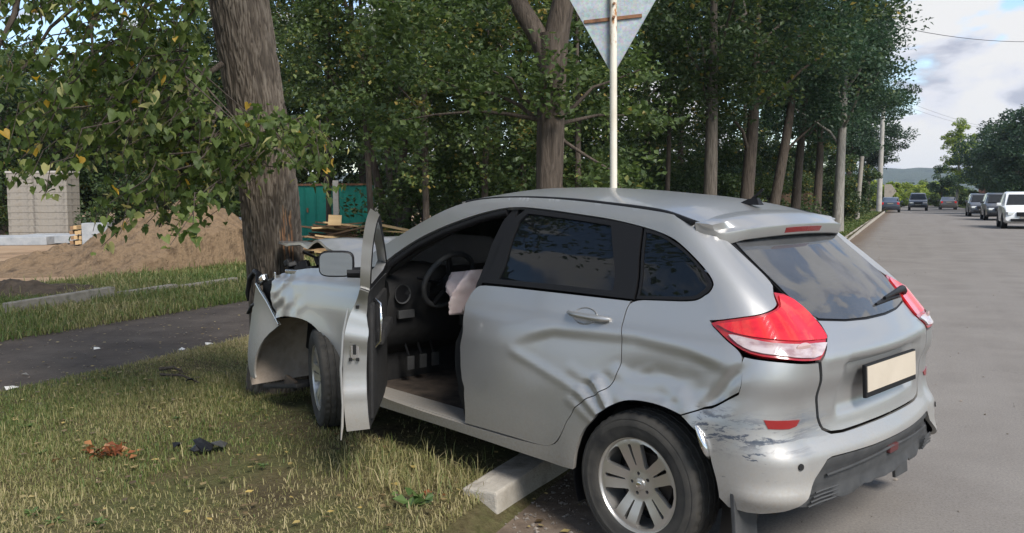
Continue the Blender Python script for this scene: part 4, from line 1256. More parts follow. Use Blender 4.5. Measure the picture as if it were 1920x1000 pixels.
def P(u, v):
    """body skin: u >= 0 runs forward along the side, -1..0 round the rear corner, -2 is the middle of the tail"""
    u, v = np.broadcast_arrays(np.asarray(u, float), np.asarray(v, float))
    flip = np.where(u < -2, -1.0, 1.0); u = np.where(u < -2, -4 - u, u)
    a, b, xr, yc, xc = _frame(v)
    th = np.clip(-u, 0, 1) * np.pi / 2
    s = np.sin(th) ** .8; c = np.cos(th) ** .8
    ysd = side_y(np.maximum(xc + u, xc), v)
    x = np.where(u >= 0, xc + u, xc - a * s); y = np.where(u >= 0, ysd, yc + (ysd - yc) * c)
    yr = yc * (1 - np.clip(-u - 1, 0, None))
    x = np.where(u < -1, xr + .09 * (yr / .7) ** 2, x); y = np.where(u < -1, yr, y)
    return np.stack([x, y * flip, v], -1)


def S_(x, z):      # (x, z) on the side -> (u, v)
    a, b, xr, yc, xc = [float(q) for q in _frame(np.float64(z))]
    if x >= xc: return (x - xc, z)
    return (-math.asin(min(1, max(0, (xc - x) / a)) ** 1.25) / (math.pi / 2), z)


def T_(y, z):      # (y, z) on the tail -> (u, v)
    a, b, xr, yc, xc = [float(q) for q in _frame(np.float64(z))]
    if y <= yc: return (-1 - (1 - y / yc), z)
    ysd = float(side_y(np.float64(xc), np.float64(z)))
    return (-math.acos(min(1, max(0, (y - yc) / (ysd - yc))) ** 1.25) / (math.pi / 2), z)


def wrap_to_m(q): u = q[:, 0]; return np.stack([np.where(u >= 0, u, np.where(u >= -1, .42 * u, -.42 + .6 * (u + 1))), q[:, 1]], 1)
def wrap_from_m(q): u = q[:, 0]; return np.stack([np.where(u >= 0, u, np.where(u >= -.42, u / .42, -1 + (u + .42) / .6)), q[:, 1]], 1)
def ident(q): return q


def pip(p, poly):
    x, y = p[:, 0], p[:, 1]; c = np.zeros(len(p), bool); n = len(poly); j = n - 1
    for i in range(n):
        xi, yi = poly[i]; xj, yj = poly[j]
        k = ((yi > y) != (yj > y)) & (x < (xj - xi) * (y - yi) / ((yj - yi) if yj != yi else 1e-12) + xi)
        c ^= k; j = i
    return c


def smooth_poly(p, it=2):
    p = np.asarray(p, float)
    for _ in range(it):
        q = np.roll(p, -1, 0)
        p = np.stack([.75 * p + .25 * q, .25 * p + .75 * q], 1).reshape(-1, 2)
    return p


def resample(p, res):
    out = []
    for a, b in zip(p, np.roll(p, -1, 0)):
        l = np.hypot(*(b - a))
        if l < 1e-6: continue
        k = max(1, int(math.ceil(l / res)))
        for i in range(k): out.append(a + (b - a) * i / k)
    out = np.array(out)
    keep = np.hypot(*(out - np.roll(out, 1, 0)).T) > res * .12
    return out[keep]


def inset(p, d):
    if d == 0: return p
    area = .5 * np.sum(p[:, 0] * np.roll(p[:, 1], -1) - np.roll(p[:, 0], -1) * p[:, 1])
    t = np.roll(p, -1, 0) - np.roll(p, 1, 0); t /= np.linalg.norm(t, axis=1, keepdims=True) + 1e-12
    nrm = np.stack([-t[:, 1], t[:, 0]], 1) * (1 if area > 0 else -1)
    return p + nrm * d


CAR_MID = np.array([1.3, 0, .75])


def surf_normal(mapf, q, out=None):
    e = 1e-3
    du = mapf(q[:, 0] + e, q[:, 1]) - mapf(q[:, 0] - e, q[:, 1]); dv = mapf(q[:, 0], q[:, 1] + e) - mapf(q[:, 0], q[:, 1] - e)
    n = np.cross(du, dv); n /= np.linalg.norm(n, axis=1, keepdims=True) + 1e-12
    p = mapf(q[:, 0], q[:, 1])
    ref = (p - CAR_MID) if out is None else np.broadcast_to(np.array(out, float), p.shape)
    sg = np.sign((n * ref).sum(1).mean())
    return n * sg


def panel(name, poly, mats, parent, mapf=P, to_m=wrap_to_m, from_m=wrap_from_m, holes=(), res=.025, gap=.003, flange=.016, disp=None, offset=0.0, it=2, mirror=False, both=False, pivot=(0, 0, 0), out=None, edge=None, sharp=50):
    """a pressed sheet: outline in the skin's own coordinates, filled, lifted onto the skin, given thickness"""
    if both:
        ci = [i for i, q in enumerate(poly) if q[0] <= -1.999]
        if ci and ci[0] > 0 and ci[-1] < len(poly) - 1 and ci[-1] - ci[0] == len(ci) - 1: poly = poly[ci[-1] + 1:] + poly[:ci[0]]
        a = [tuple(q) for q in poly if q[0] > -1.999]; poly = a + [(-4 - u_, v_) for u_, v_ in a[::-1]]
        holes = [[tuple(q) for q in h if q[0] > -1.999] for h in holes]; holes = [h + [(-4 - u_, v_) for u_, v_ in h[::-1]] for h in holes]
    def prep(pl, d):
        m = to_m(np.asarray(pl, float)); m = smooth_poly(m, it) if it else m
        return inset(resample(m, res), d)
    o = prep(poly, gap); hs = [prep(h, -gap) for h in holes]
    mn, mx = o.min(0), o.max(0)
    gx = np.arange(mn[0] + res * .5, mx[0], res); gy = np.arange(mn[1] + res * .5, mx[1], res)
    G = np.stack(np.meshgrid(gx, gy), -1).reshape(-1, 2)
    k = pip(G, o)
    for h in hs: k &= ~pip(G, h)
    G = G[k]
    bd = np.concatenate([o] + hs)
    if len(G):
        dm = np.full(len(G), 1e9)
        for c in range(0, len(bd), 200): dm = np.minimum(dm, np.min(np.hypot(G[:, None, 0] - bd[None, c:c + 200, 0], G[:, None, 1] - bd[None, c:c + 200, 1]), 1))
        G = G[dm > res * .55]
    allp = np.concatenate([bd, G])
    E_ = []; b = 0
    for r in [o] + hs:
        E_ += [(b + i, b + (i + 1) % len(r)) for i in range(len(r))]; b += len(r)
    res_ = mgeo.delaunay_2d_cdt([Vector(p) for p in allp], E_, [], 0, 1e-7)
    vv = np.array([tuple(p) for p in res_[0]]); ff = np.array([f for f in res_[2] if len(f) == 3])
    cen = vv[ff].mean(1); k = pip(cen, o)
    for h in hs: k &= ~pip(cen, h)
    ff = ff[k]
    # drop unused
    used = np.unique(ff); mp = -np.ones(len(vv), int); mp[used] = np.arange(len(used)); vv = vv[used]; ff = mp[ff]
    q = from_m(vv); p = mapf(q[:, 0], q[:, 1]); n = surf_normal(mapf, q, out)
    d = np.full(len(p), float(offset))
    if disp is not None: d = d + disp(p)
    po = p + n * d[:, None]
    # orientation
    tn = np.cross(po[ff[:, 1]] - po[ff[:, 0]], po[ff[:, 2]] - po[ff[:, 0]])
    if (tn * n[ff[:, 0]]).sum() < 0: ff = ff[:, ::-1]
    pi_ = po - n * (flange if not callable(flange) else flange(p)[:, None])
    nv = len(po)
    ed = np.concatenate([ff[:, [0, 1]], ff[:, [1, 2]], ff[:, [2, 0]]])
    key = np.sort(ed, 1); _, inv_, cnt = np.unique(key, axis=0, return_inverse=True, return_counts=True)
    be = ed[cnt[inv_.ravel()] == 1]
    F = [tuple(f) for f in ff] + [tuple(f[::-1] + nv) for f in ff] + [(a, a + nv, b + nv, b) for a, b in be]
    F = [f if len(f) == 3 else (f[0], f[1], f[2], f[3]) for f in F]
    mi = [0] * len(ff) + [1] * len(ff) + [2 if edge else 0] * len(be)
    V = np.concatenate([po, pi_])
    # side faces wind outward
    F = F[:2 * len(ff)] + [(b_, a_, c_, d_) if False else (a_, c_ if False else b_, c_, d_) for (a_, b_, c_, d_) in F[2 * len(ff):]]
    if mirror:
        V = V * np.array([1, -1, 1]); F = [f[::-1] for f in F]
    V = V - np.array(pivot)
    ms = list(mats) if isinstance(mats, (list, tuple)) else [mats, mats]
    if len(ms) == 1: ms = ms * 2
    if edge: ms = ms[:2] + [edge]
    ob = mesh_np(name, V, F, ms, parent, True, mi)
    bm = bmesh.new(); bm.from_mesh(ob.data)
    bmesh.ops.recalc_face_normals(bm, faces=bm.faces)
    bm.to_mesh(ob.data); bm.free()
    ob.data.polygons.foreach_set('use_smooth', [True] * len(ob.data.polygons))
    ob.data.set_sharp_from_angle(angle=R_(sharp))
    return ob


def car_materials():
    m, t, b = mat('silver_paint', (.395, .39, .38), .40, .76, .5, .4)
    v = coords(t)
    tc = N(t, 'ShaderNodeTexCoord'); sp = N(t, 'ShaderNodeSeparateXYZ'); L(t, tc.outputs['Object'], sp.inputs[0])
    big = noise(t, v, 2.2, 6, .6)
    zz = math_node(t, 'ADD', sp.outputs[2], math_node(t, 'MULTIPLY', math_node(t, 'SUBTRACT', big, .5), .35))
    dirt = rng_node(t, zz, .26, .80, .80, .0)
    speck = rng_node(t, noise(t, v, 60, 5, .7), .35, .7, .55, 1)
    dirt = math_node(t, 'MULTIPLY', dirt, speck)
    base = mixc(t, dirt, (.395, .39, .38), (.23, .195, .15))
    # scrape: blue-black rub marks on the left rear corner, where the lower bumper meets the arch
    def band(out, a, b_, w):
        lo = rng_node(t, out, a - w, a + w); hi = rng_node(t, out, b_ - w, b_ + w, 1, 0); return math_node(t, 'MULTIPLY', lo, hi)
    vs = coords(t, 'Object', (7, 1.0, 20))
    nz = noise(t, vs, 1.5, 9, .72, .4)
    ns = noise(t, coords(t, 'Object', (3, 3, 3)), 1.6, 5, .6)
    zoff = math_node(t, 'ADD', sp.outputs[2], math_node(t, 'MULTIPLY', math_node(t, 'SUBTRACT', ns, .5), .16))
    reg = math_node(t, 'MULTIPLY', band(sp.outputs[0], -.64, -.27, .06), band(zoff, .585, .70, .04))
    reg = math_node(t, 'MULTIPLY', reg, rng_node(t, sp.outputs[1], .4, .5))
    scr = math_node(t, 'MULTIPLY', rng_node(t, nz, .49, .57), reg)
    reg2 = math_node(t, 'MULTIPLY', math_node(t, 'MULTIPLY', band(sp.outputs[0], -.62, -.36, .04), band(sp.outputs[2], .46, .60, .04)), rng_node(t, sp.outputs[1], .4, .5))
    scr2 = math_node(t, 'MULTIPLY', rng_node(t, noise(t, coords(t, 'Object', (9, 9, 42)), 1.4, 7, .7), .60, .64), reg2)
    blue = math_node(t, 'MULTIPLY', rng_node(t, noise(t, coords(t, 'Object', (5, 5, 9)), 1.2, 6, .6), .45, .65, 0, .55), reg)
    base = mixc(t, blue, base, (.26, .31, .35))
    scr_all = math_node(t, 'MAXIMUM', scr, scr2)
    base = mixc(t, scr_all, base, (.035, .045, .065))
    L(t, base, b.inputs['Base Color'])
    met = math_node(t, 'MULTIPLY', math_node(t, 'SUBTRACT', 1.0, math_node(t, 'MAXIMUM', dirt, scr_all)), .76)
    L(t, met, b.inputs['Metallic'])
    ro = math_node(t, 'ADD', math_node(t, 'MULTIPLY', math_node(t, 'MAXIMUM', dirt, math_node(t, 'MULTIPLY', scr_all, .8)), .34), .38)
    L(t, ro, b.inputs['Roughness'])
    L(t, math_node(t, 'MULTIPLY', math_node(t, 'SUBTRACT', 1.0, dirt), .45), b.inputs['Coat Weight'])
    M['paint'] = m
    M['black'] = mat('black_trim', (.008, .008, .009), .5, 0, .22)[0]
    M['dark_in'] = noisy('dark_interior', (.012, .012, .013), (.026, .025, .024), 12, .75, 120, .2, .002)
    M['carpet'] = noisy('muddy_carpet', (.025, .020, .017), (.085, .066, .052), 9, .95, 60, .5, .006)
    M['plastic'] = noisy('grey_plastic', (.030, .031, .032), (.052, .052, .052), 14, .66, 150, .25, .002, spec=.4)
    M['rubber'] = noisy('tyre_rubber', (.014, .014, .014), (.050, .046, .040), 6, .82, 80, .3, .003, (.026, .025, .024), spec=.3)
    M['liner'] = noisy('muddy_liner', (.20, .16, .12), (.40, .33, .27), 5, .92, 40, .5, .006, (.30, .25, .20))
    M['alloy'] = mat('alloy', (.50, .48, .45), .34, .8, .5, .3)[0]
    M['brake'] = noisy('brake_iron', (.03, .025, .022), (.09, .07, .055), 12, .7, 60, .3, .003, metal=.4)
    g, t, b = mat('tinted_glass', (.004, .005, .006), .02, 0, .42); b.inputs['Alpha'].default_value = .90; M['tint'] = g
    g, t, b = mat('rear_glass', (.05, .052, .055), .03, 0, .75); b.inputs['Alpha'].default_value = .86
    L(t, ramp(t, noise(t, coords(t, 'Object', (2, 2, 2)), 3, 6, .6), [(.3, (.045, .047, .05)), (.7, (.075, .076, .078))]), b.inputs['Base Color']); M['rearglass'] = g
    g, t, b = mat('clear_glass', (.008, .018, .016), .02, 0, .5); b.inputs['Alpha'].default_value = .62; M['glass'] = g
    g, t, b = mat('dark_teal_screen', (.010, .022, .020), .03, 0, .5); b.inputs['Alpha'].default_value = .86; M['screen'] = g  # dark teal tint, dense enough to hide the bonnet behind
    M['mirror'] = mat('mirror_glass', (.50, .57, .61), .03, 1.0)[0]
    m, t, b = mat('red_lens', (.52, .006, .008), .10, 0, .6, .6)
    wv = N(t, 'ShaderNodeTexWave'); wv.inputs['Scale'].default_value = 22; L(t, coords(t, 'Object', (1, 1, 1.6)), wv.inputs['Vector'])
    L(t, ramp(t, noise(t, coords(t, 'Object', (5, 5, 9)), 2.2, 3), [(.35, (.42, .004, .006)), (.6, (.62, .012, .012))]), b.inputs['Base Color'])
    bump(t, b, wv.outputs[0], .04, .002); M['red'] = m
    M['red_dark'] = mat('dark_red_lens', (.20, .012, .012), .25, 0, .5, .3)[0]
    m, t, b = mat('clear_lens', (.42, .36, .36), .12, 0, .6, .6)
    wv = N(t, 'ShaderNodeTexWave'); wv.inputs['Scale'].default_value = 30; L(t, coords(t), wv.inputs['Vector'])
    L(t, ramp(t, noise(t, coords(t, 'Object', (6, 6, 14)), 2.0, 4), [(.35, (.24, .15, .15)), (.6, (.42, .35, .35))]), b.inputs['Base Color'])
    bump(t, b, wv.outputs[0], .05, .002); M['clear'] = m
    M['bulb'] = mat('bulb_reflector', (.50, .34, .32), .2, .3, .6, .5)[0]
    M['plate'] = noisy('blank_plate', (.40, .345, .275), (.46, .40, .32), 5, .65, 10, 0)
    M['cloth'] = noisy('airbag_cloth', (.56, .42, .40), (.72, .60, .57), 7, .9, 160, .4, .004, (.64, .50, .48))
    M['chrome'] = mat('bright_metal', (.72, .72, .72), .18, 1.0)[0]


car_materials()
PT, BK = M['paint'], M['black']
CAR_YAW = R_(134.534)
car = empty('car', (1.1221, 4.1415, .0013))
car.rotation_euler = (Matrix.Rotation(CAR_YAW, 3, 'Z') @ Matrix.Rotation(R_(-.984), 3, 'Y') @ Matrix.Rotation(R_(.368), 3, 'X')).to_euler()
tag(car, 'silver hatchback with its nose crushed against a tree and the front door hanging open', 'car')


def stamping(p):
    """pressed hollow across rear door and flank (both sides)"""
    x, z = p[:, 0], p[:, 2]
    zu = np.interp(x, [-.5, -.22, .05, .5, .62, .9], [.87, .935, .955, .93, .89, .80])
    tt = zu - z
    h = sst(-.012, .045, tt) * (1 - sst(.06, .30, tt))
    f = sst(.80, .52, x) * sst(-.50, -.30, x)
    d = -.016 * h * f
    # raised diagonal running down to the arch
    dl = (z - (.79 + (.741 - x) * -.28))
    d = d + .006 * np.exp(-(dl / .022) ** 2) * sst(.26, .36, x) * sst(.80, .70, x)
    return d


def crumple(p):
    """damage on the left flank behind the door and on the corner"""
    x, y, z = p[:, 0], p[:, 1], p[:, 2]
    d = stamping(p)
    d = d - .022 * np.exp(-(((x + .06) / .24) ** 2 + ((z - .785) / .075) ** 2))
    def crease(pts, h, w):
        q = np.full(len(x), 9.0)
        for (ax, az), (bx, bz) in zip(pts[:-1], pts[1:]):
            t = np.clip(((x - ax) * (bx - ax) + (z - az) * (bz - az)) / ((bx - ax) ** 2 + (bz - az) ** 2), 0, 1)
            q = np.minimum(q, np.hypot(x - ax - t * (bx - ax), z - az - t * (bz - az)))
        q = q / (w * 1.5); return h * .42 * np.clip(1 - q * q, 0, 1) ** 2
    d = d + crease([(.125, .785), (.06, .752), (-.02, .758), (-.12, .762), (-.20, .745), (-.25, .70)], .017, .034)
    d = d - crease([(.10, .745), (.02, .722), (-.10, .728), (-.19, .705)], .013, .03)
    d = d + crease([(-.06, .805), (-.15, .775)], .006, .018) + crease([(.02, .80), (-.04, .83)], .005, .02)
    d = d + crease([(.38, .765), (.31, .735), (.20, .715)], .006, .03) - crease([(.36, .72), (.30, .70), (.22, .69)], .006, .028)
    # folds of the strip in front of the wheel arch, square to the arch
    ph = np.degrees(np.arctan2(z - .31, x)); rr = np.hypot(x, z - .31)
    mk = sst(26, 40, ph) * sst(80, 66, ph) * sst(.515, .475, rr) * (x > 0)
    for c_, h_ in ((42, .006), (51, .011), (57, -.010), (63, .014), (70, -.008)): d = d + mk * h_ * np.clip(1 - np.abs(ph - c_ + (rr - .44) * 40) / 4.2, 0, 1)
    w2 = np.exp(-(((x + .33) / .20) ** 2 + ((z - .70) / .13) ** 2))
    d = d + w2 * ((1 - np.abs(vnoise(x * 7 + z * 5, z * 9 - x * 3, 72, 2) * 2 - 1)) - .6) * .014
    # kink running down the corner from the lamp
    kk = np.abs((x + .44) + (z - .86) * .75)
    d = d - .014 * np.exp(-(kk / .03) ** 2) * sst(.66, .74, z) * sst(.93, .86, z) * (x < -.2)
    return d


DITCH = [(2.10, 1.150), (2.063, 1.185), (1.811, 1.313), (1.588, 1.426), (1.386, 1.500), (1.16, 1.521), (.95, 1.525), (.697, 1.519), (.41, 1.502), (.089, 1.476), (-.075, 1.442), (-.075, 1.442), (-.10, 1.395)]
TAIL_EDGE = [(.53, 1.372), (.505, 1.345), (.505, 1.197)]
LAMP = [S_(-.294, 1.049), S_(-.398, 1.072), S_(-.481, 1.091), T_(.61, 1.115), T_(.589, 1.134), T_(.561, 1.163), T_(.561, 1.163), T_(.496, 1.151), T_(.464, 1.096), T_(.448, 1.036), T_(.452, 1.0), T_(.53, .94), T_(.562, .917), T_(.562, .917), T_(.70, .928), S_(-.598, .935), S_(-.507, .943), S_(-.442, .962), S_(-.376, .993), S_(-.319, 1.027)]
OPEN_REAR_LOW = [(1.10, .352), (.604, .357), (.461, .383), (.404, .465), (.353, .563), (.258, .648), (.177, .693), (.128, .74), (.114, .784), (.107, .876), (.121, .964), (.124, 1.042), (.105, 1.096), (-.054, 1.107), (-.187, 1.116), (-.232, 1.133), (-.267, 1.17), (-.268, 1.204), (-.193, 1.267), (-.08, 1.339), (.035, 1.388), (.312, 1.433), (.567, 1.453), (.79, 1.47), (1.025, 1.478), (1.236, 1.436), (1.496, 1.356), (1.73, 1.256), (1.929, 1.137), (1.985, 1.05), (1.99, .80), (1.98, .45), (1.94, .365), (1.5, .352)]
ARCH_R = [(-.229, .671), (-.108, .694), (.026, .688), (.108, .655), (.211, .58), (.289, .491), (.331, .394), (.347, .313)]


def body_sides(mirror):
    pl = [S_(*p) for p in DITCH] + [T_(*p) for p in TAIL_EDGE] + [T_(.552, 1.166), T_(.552, 1.166)]
    pl += [T_(.589, 1.137), T_(.61, 1.118), S_(-.481, 1.094), S_(-.398, 1.075), S_(-.29, 1.052), S_(-.29, 1.052), S_(-.316, 1.026), S_(-.373, .991), S_(-.440, .960), S_(-.464, .93), S_(-.464, .93), S_(-.467, .80), S_(-.467, .80), S_(-.351, .721), S_(-.229, .671), S_(-.229, .671)]
    pl += [S_(*p) for p in ARCH_R[1:]] + [S_(.352, .297), S_(.352, .297), S_(.50, .288), S_(1.126, .300), S_(1.97, .296), S_(1.99, .296), S_(1.99, .296), S_(2.0, .60), S_(2.0, .95), S_(2.06, 1.10)]
    hole = [S_(*p) for p in OPEN_REAR_LOW]
    panel('body_side', pl, [PT, BK], car, holes=[hole], res=(.022 if mirror else .0145), gap=.001, flange=.022, disp=(stamping if mirror else crumple), mirror=mirror)


RD = [(1.046, 1.082), (.60, 1.088), (.105, 1.092), (.105, 1.092), (.124, 1.042), (.121, .964), (.107, .876), (.114, .784), (.128, .74), (.177, .693), (.258, .648), (.353, .563), (.404, .465), (.461, .390), (.52, .366), (.604, .360), (.841, .362), (1.098, .357), (1.098, .357), (1.104, .623), (1.114, .788), (1.135, .95), (1.125, 1.02), (1.09, 1.065)]
GF_TOP = [(1.03, 1.470), (.79, 1.462), (.567, 1.446), (.312, 1.426), (.20, 1.412)]


def rear_door(mirror):
    d = empty('rear_door', (0, 0, 0), 0, car)
    panel('door_skin', [S_(*p) for p in RD], [PT, BK], d, res=(.022 if mirror else .015), gap=.0035, flange=.04, disp=(stamping if mirror else crumple), mirror=mirror)
    fr = [(.955, 1.474), (.79, 1.465), (.567, 1.449), (.312, 1.429), (.20, 1.414), (.155, 1.405), (.155, 1.405), (.11, 1.20), (.098, 1.097), (.098, 1.097), (.60, 1.096), (1.06, 1.088), (1.06, 1.088), (1.015, 1.25)]
    hole = [(.918, 1.445), (.79, 1.44), (.567, 1.425), (.335, 1.406), (.335, 1.406), (.27, 1.28), (.225, 1.125), (.225, 1.125), (.60, 1.125), (.945, 1.117), (.945, 1.117), (.93, 1.28)]
    panel('window_frame', [S_(*p) for p in fr], [BK, BK], d, holes=[[S_(*p) for p in hole]], res=.03, gap=.002, flange=.03, offset=-.003, it=1, mirror=mirror)
    panel('window_pane', [S_(*p) for p in hole], [M['tint'], M['tint']], d, res=.05, gap=-.006, flange=.004, offset=-.012, it=1, mirror=mirror)
    # handle: bowl and bar
    x0, x1, zc = .435, .195, 1.004
    s = -1 if mirror else 1
    def cup(a, b):
        q = np.hypot(a, b); yb = side_y(.335 + a * .068, 1.003 + b * .036)
        return np.stack([.335 + a * .068, (yb + .004 - .016 * (1 - np.clip(q, 0, 1) ** 2)), 1.003 + b * .036], -1)
    circ = [(math.cos(t), math.sin(t)) for t in np.linspace(0, 2 * math.pi, 28, endpoint=False)]
    panel('handle_bowl', circ, [PT, PT], d, mapf=cup, to_m=ident, from_m=ident, res=.16, gap=0, flange=.004, it=0, mirror=mirror)
    pts = []
    for k in range(9):
        q = k / 8; x = x0 + (x1 - x0) * q; pts.append((x, s * (float(side_y(np.float64(x), np.float64(zc))) + .004 + .026 * math.sin(math.pi * min(1, max(0, q))) ** .5), zc + .004 - .006 * q))
    MB().tube(pts, [.009, .012, .013, .013, .013, .014, .015, .016, .010], 10).build('door_handle', PT, d, True, 60)
    return d


def quarter_glass(mirror):
    w = empty('quarter_window', (0, 0, 0), 0, car)
    q = [(.146, 1.404), (.08, 1.394), (.035, 1.382), (-.08, 1.333), (-.188, 1.263), (-.261, 1.203), (-.26, 1.172), (-.228, 1.138), (-.185, 1.122), (-.054, 1.112), (.088, 1.101), (.088, 1.101), (.10, 1.20), (.146, 1.404)]
    panel('window_pane', [S_(*p) for p in q], [M['tint'], M['tint']], w, res=.03, gap=.012, flange=.004, offset=-.008, it=1, mirror=mirror)
    c = np.mean(q, 0); qi = [(c[0] + (a - c[0]) * .90, c[1] + (b - c[1]) * .88) for a, b in q]
    panel('window_frame', [S_(*p) for p in q], [BK, BK], w, holes=[[S_(*p) for p in qi]], res=.03, gap=.001, flange=.02, offset=-.004, it=1, mirror=mirror)


for mir in (False, True):
    body_sides(mir); rear_door(mir); quarter_glass(mir)


def seal(mirror):
    """dark rubber and inner shell round the door openings, and the middle pillar"""
    pl = [(1.20, .36), (1.02, .36), (1.02, 1.05), (.935, 1.468), (1.06, 1.472), (1.16, 1.06), (1.19, .9)]
    panel('centre_pillar', [S_(*p) for p in pl], [M['dark_in'], BK], car, res=.05, gap=0, flange=.09, offset=-.055, it=1, mirror=mirror)
    pl = [(1.045, 1.474), (.965, 1.474), (1.02, 1.25), (1.065, 1.085), (1.13, 1.05), (1.10, 1.2)]
    panel('pillar_trim', [S_(*p) for p in pl], [BK, BK], car, res=.05, gap=.001, flange=.02, offset=-.02, it=1, mirror=mirror)
    # inner sill step
    s = -1 if mirror else 1
    MB().box((1.45, s * .755, .335), (1.55, .17, .05)).build('sill_step', PT, car, bevel=.012)
    ring = [(1.94, .42), (1.955, .8), (1.95, 1.03), (1.90, 1.12), (1.71, 1.235), (1.485, 1.33), (1.23, 1.41), (1.06, 1.445)]
    rr = [(x, s * (float(side_y(np.float64(x), np.float64(z))) - .035), z) for x, z in ring]
    MB().tube(rr, .022, 8).build('door_seal', BK, car, True, 80)
    # screen pillar inner trim
    MB().tube([(1.98, s * .70, 1.09), (1.75, s * .645, 1.235), (1.5, s * .585, 1.36), (1.25, s * .54, 1.44), (.9, s * .52, 1.46)], [.05, .045, .04, .04, .03], 8).build('pillar_lining', M['dark_in'], car, True, 80)


seal(False); seal(True)

# roof
def zd(x): return pch(x, [-.12, .089, .41, .697, .95, 1.16, 1.386, 1.47], [1.432, 1.476, 1.502, 1.519, 1.525, 1.521, 1.500, 1.485])
def yd(x): return side_y(x, zd(x)) - .004
def roofm(x, k):
    y = k * (yd(x) - .022); c = .050 - .014 * sst(.3, -.15, x) - .012 * sst(1.2, 1.5, x)
    return np.stack([x, y, zd(x) + .004 + c * (1 - np.abs(k) ** 2.2)], -1)


rp = [(-.115, -1), (.3, -1), (.8, -1), (1.46, -1), (1.46, -1), (1.475, -.5), (1.48, 0), (1.475, .5), (1.46, 1), (1.46, 1), (.8, 1), (.3, 1), (-.115, 1), (-.115, 1), (-.10, .5), (-.095, 0), (-.10, -.5), (-.115, -1)]
sc_m = lambda q: np.stack([q[:, 0], q[:, 1] * .55], 1)
sc_i = lambda q: np.stack([q[:, 0], q[:, 1] / .55], 1)
panel('roof', rp, [PT, M['dark_in']], car, mapf=roofm, to_m=sc_m, from_m=sc_i, res=.045, gap=.001, flange=.03, it=0, out=(0, 0, 1))
for s in (1, -1):
    xs = np.linspace(-.085, 1.42, 40)
    MB().tube([(x, s * (float(yd(np.float64(x))) - .012), float(zd(np.float64(x))) - .003 - .004 * float(sst(.2, -.1, x))) for x in xs], [.013 - .004 * sst(.2, 1.2, x) for x in xs], 8).build('roof_strip', BK, car, True, 80)

# tail: spoiler, tailgate, glass, bumper
def spoiler():
    ks = np.linspace(-1, 1, 41); V = []; F = []
    for k in ks:
        a = abs(k); y = k * (.562 - .0 * a)
        e = sst(.80, 1.0, a)
        xf, zf = -.088 - .012 * a ** 2, 1.482 - .048 * a ** 2.2
        xt = -.295 + .055 * a ** 2 + .05 * e; zt = 1.428 - .022 * a ** 2 - .012 * e
        hb = .050 + .014 * e
        prof = [(xf, zf), (xf - .06, zf - .004), ((xf + xt) / 2 - .02, (zf + zt) / 2 + .012), (xt + .03, zt + .007), (xt, zt - .004), (xt - .001, zt - .014), (xt + .012, zt - hb), (xt + .03, zt - hb - .006), (xf - .02, zf - .075), (xf - .005, zf - .03)]
        for j, (x, z) in enumerate(prof): V.append((x, y * (1.085 if j in (0, 9) else 1.07 if j == 1 else 1.05 if j == 8 else 1.03 if j == 2 else .985), z))
    n = 10
    for i in range(len(ks) - 1):
        for j in range(n): F.append((i * n + j, i * n + (j + 1) % n, (i + 1) * n + (j + 1) % n, (i + 1) * n + j))
    F.append(tuple(range(n))); F.append(tuple(range(len(V) - 1, len(V) - 1 - n, -1)))
    b = MB(); b.add(V, F); sp = b.build('roof_spoiler', PT, car, True, 42)
    b = MB(); VV = []
    ys = np.linspace(-.17, .17, 13)
    for y in ys:
        a = abs(y / .535); xt = -.295 + .055 * a ** 2; zt = 1.428 - .022 * a ** 2
        for dx, dz in ((-.004, -.017), (.008, -.041), (.03, -.041), (.03, -.017)): VV.append((xt + dx, y, zt + dz))
    FF = [(i * 4 + j, i * 4 + (j + 1) % 4, (i + 1) * 4 + (j + 1) % 4, (i + 1) * 4 + j) for i in range(12) for j in range(4)] + [(0, 1, 2, 3), (51, 50, 49, 48)]
    b.add(VV, FF).build('brake_light', M['red_dark'], sp)


spoiler()
TG = empty('tailgate', (0, 0, 0), 0, car)
GLASS = [T_(.12, 1.375), T_(.25, 1.373), T_(.478, 1.362), T_(.478, 1.362), T_(.490, 1.30), T_(.497, 1.197), T_(.492, 1.12), T_(.475, 1.082), T_(.43, 1.058), T_(.268, 1.042), T_(.1, 1.036)]
panel('tailgate_glass', GLASS + [(-2.0, 1.034), (-2.0, 1.375)], [M['rearglass'], M['rearglass']], TG, res=.04, gap=.0, flange=.004, offset=.004, it=0, both=True)
def gate_disp(p):
    y, z = np.abs(p[:, 1]), p[:, 2]
    d = -.026 * sst(.43, .37, y + (z - .70) * .12) * sst(.665, .70, z) * sst(.905, .885, z)
    d = d + .010 * np.exp(-((z - .912) / .018) ** 2) * sst(.56, .48, y)
    return d


tgp = [(-2.0, .612), T_(.15, .609), T_(.376, .606), T_(.45, .612), T_(.495, .632), T_(.520, .68), T_(.540, .80), T_(.553, .91), T_(.553, .91), T_(.52, .942), T_(.448, .998), T_(.440, 1.036), T_(.456, 1.096), T_(.488, 1.150), T_(.488, 1.150), T_(.482, 1.085), T_(.435, 1.054), T_(.268, 1.038), T_(.1, 1.031)]
panel('tailgate_skin', tgp, [PT, BK], TG, res=.020, gap=.0035, flange=.03, disp=gate_disp, it=0, both=True)
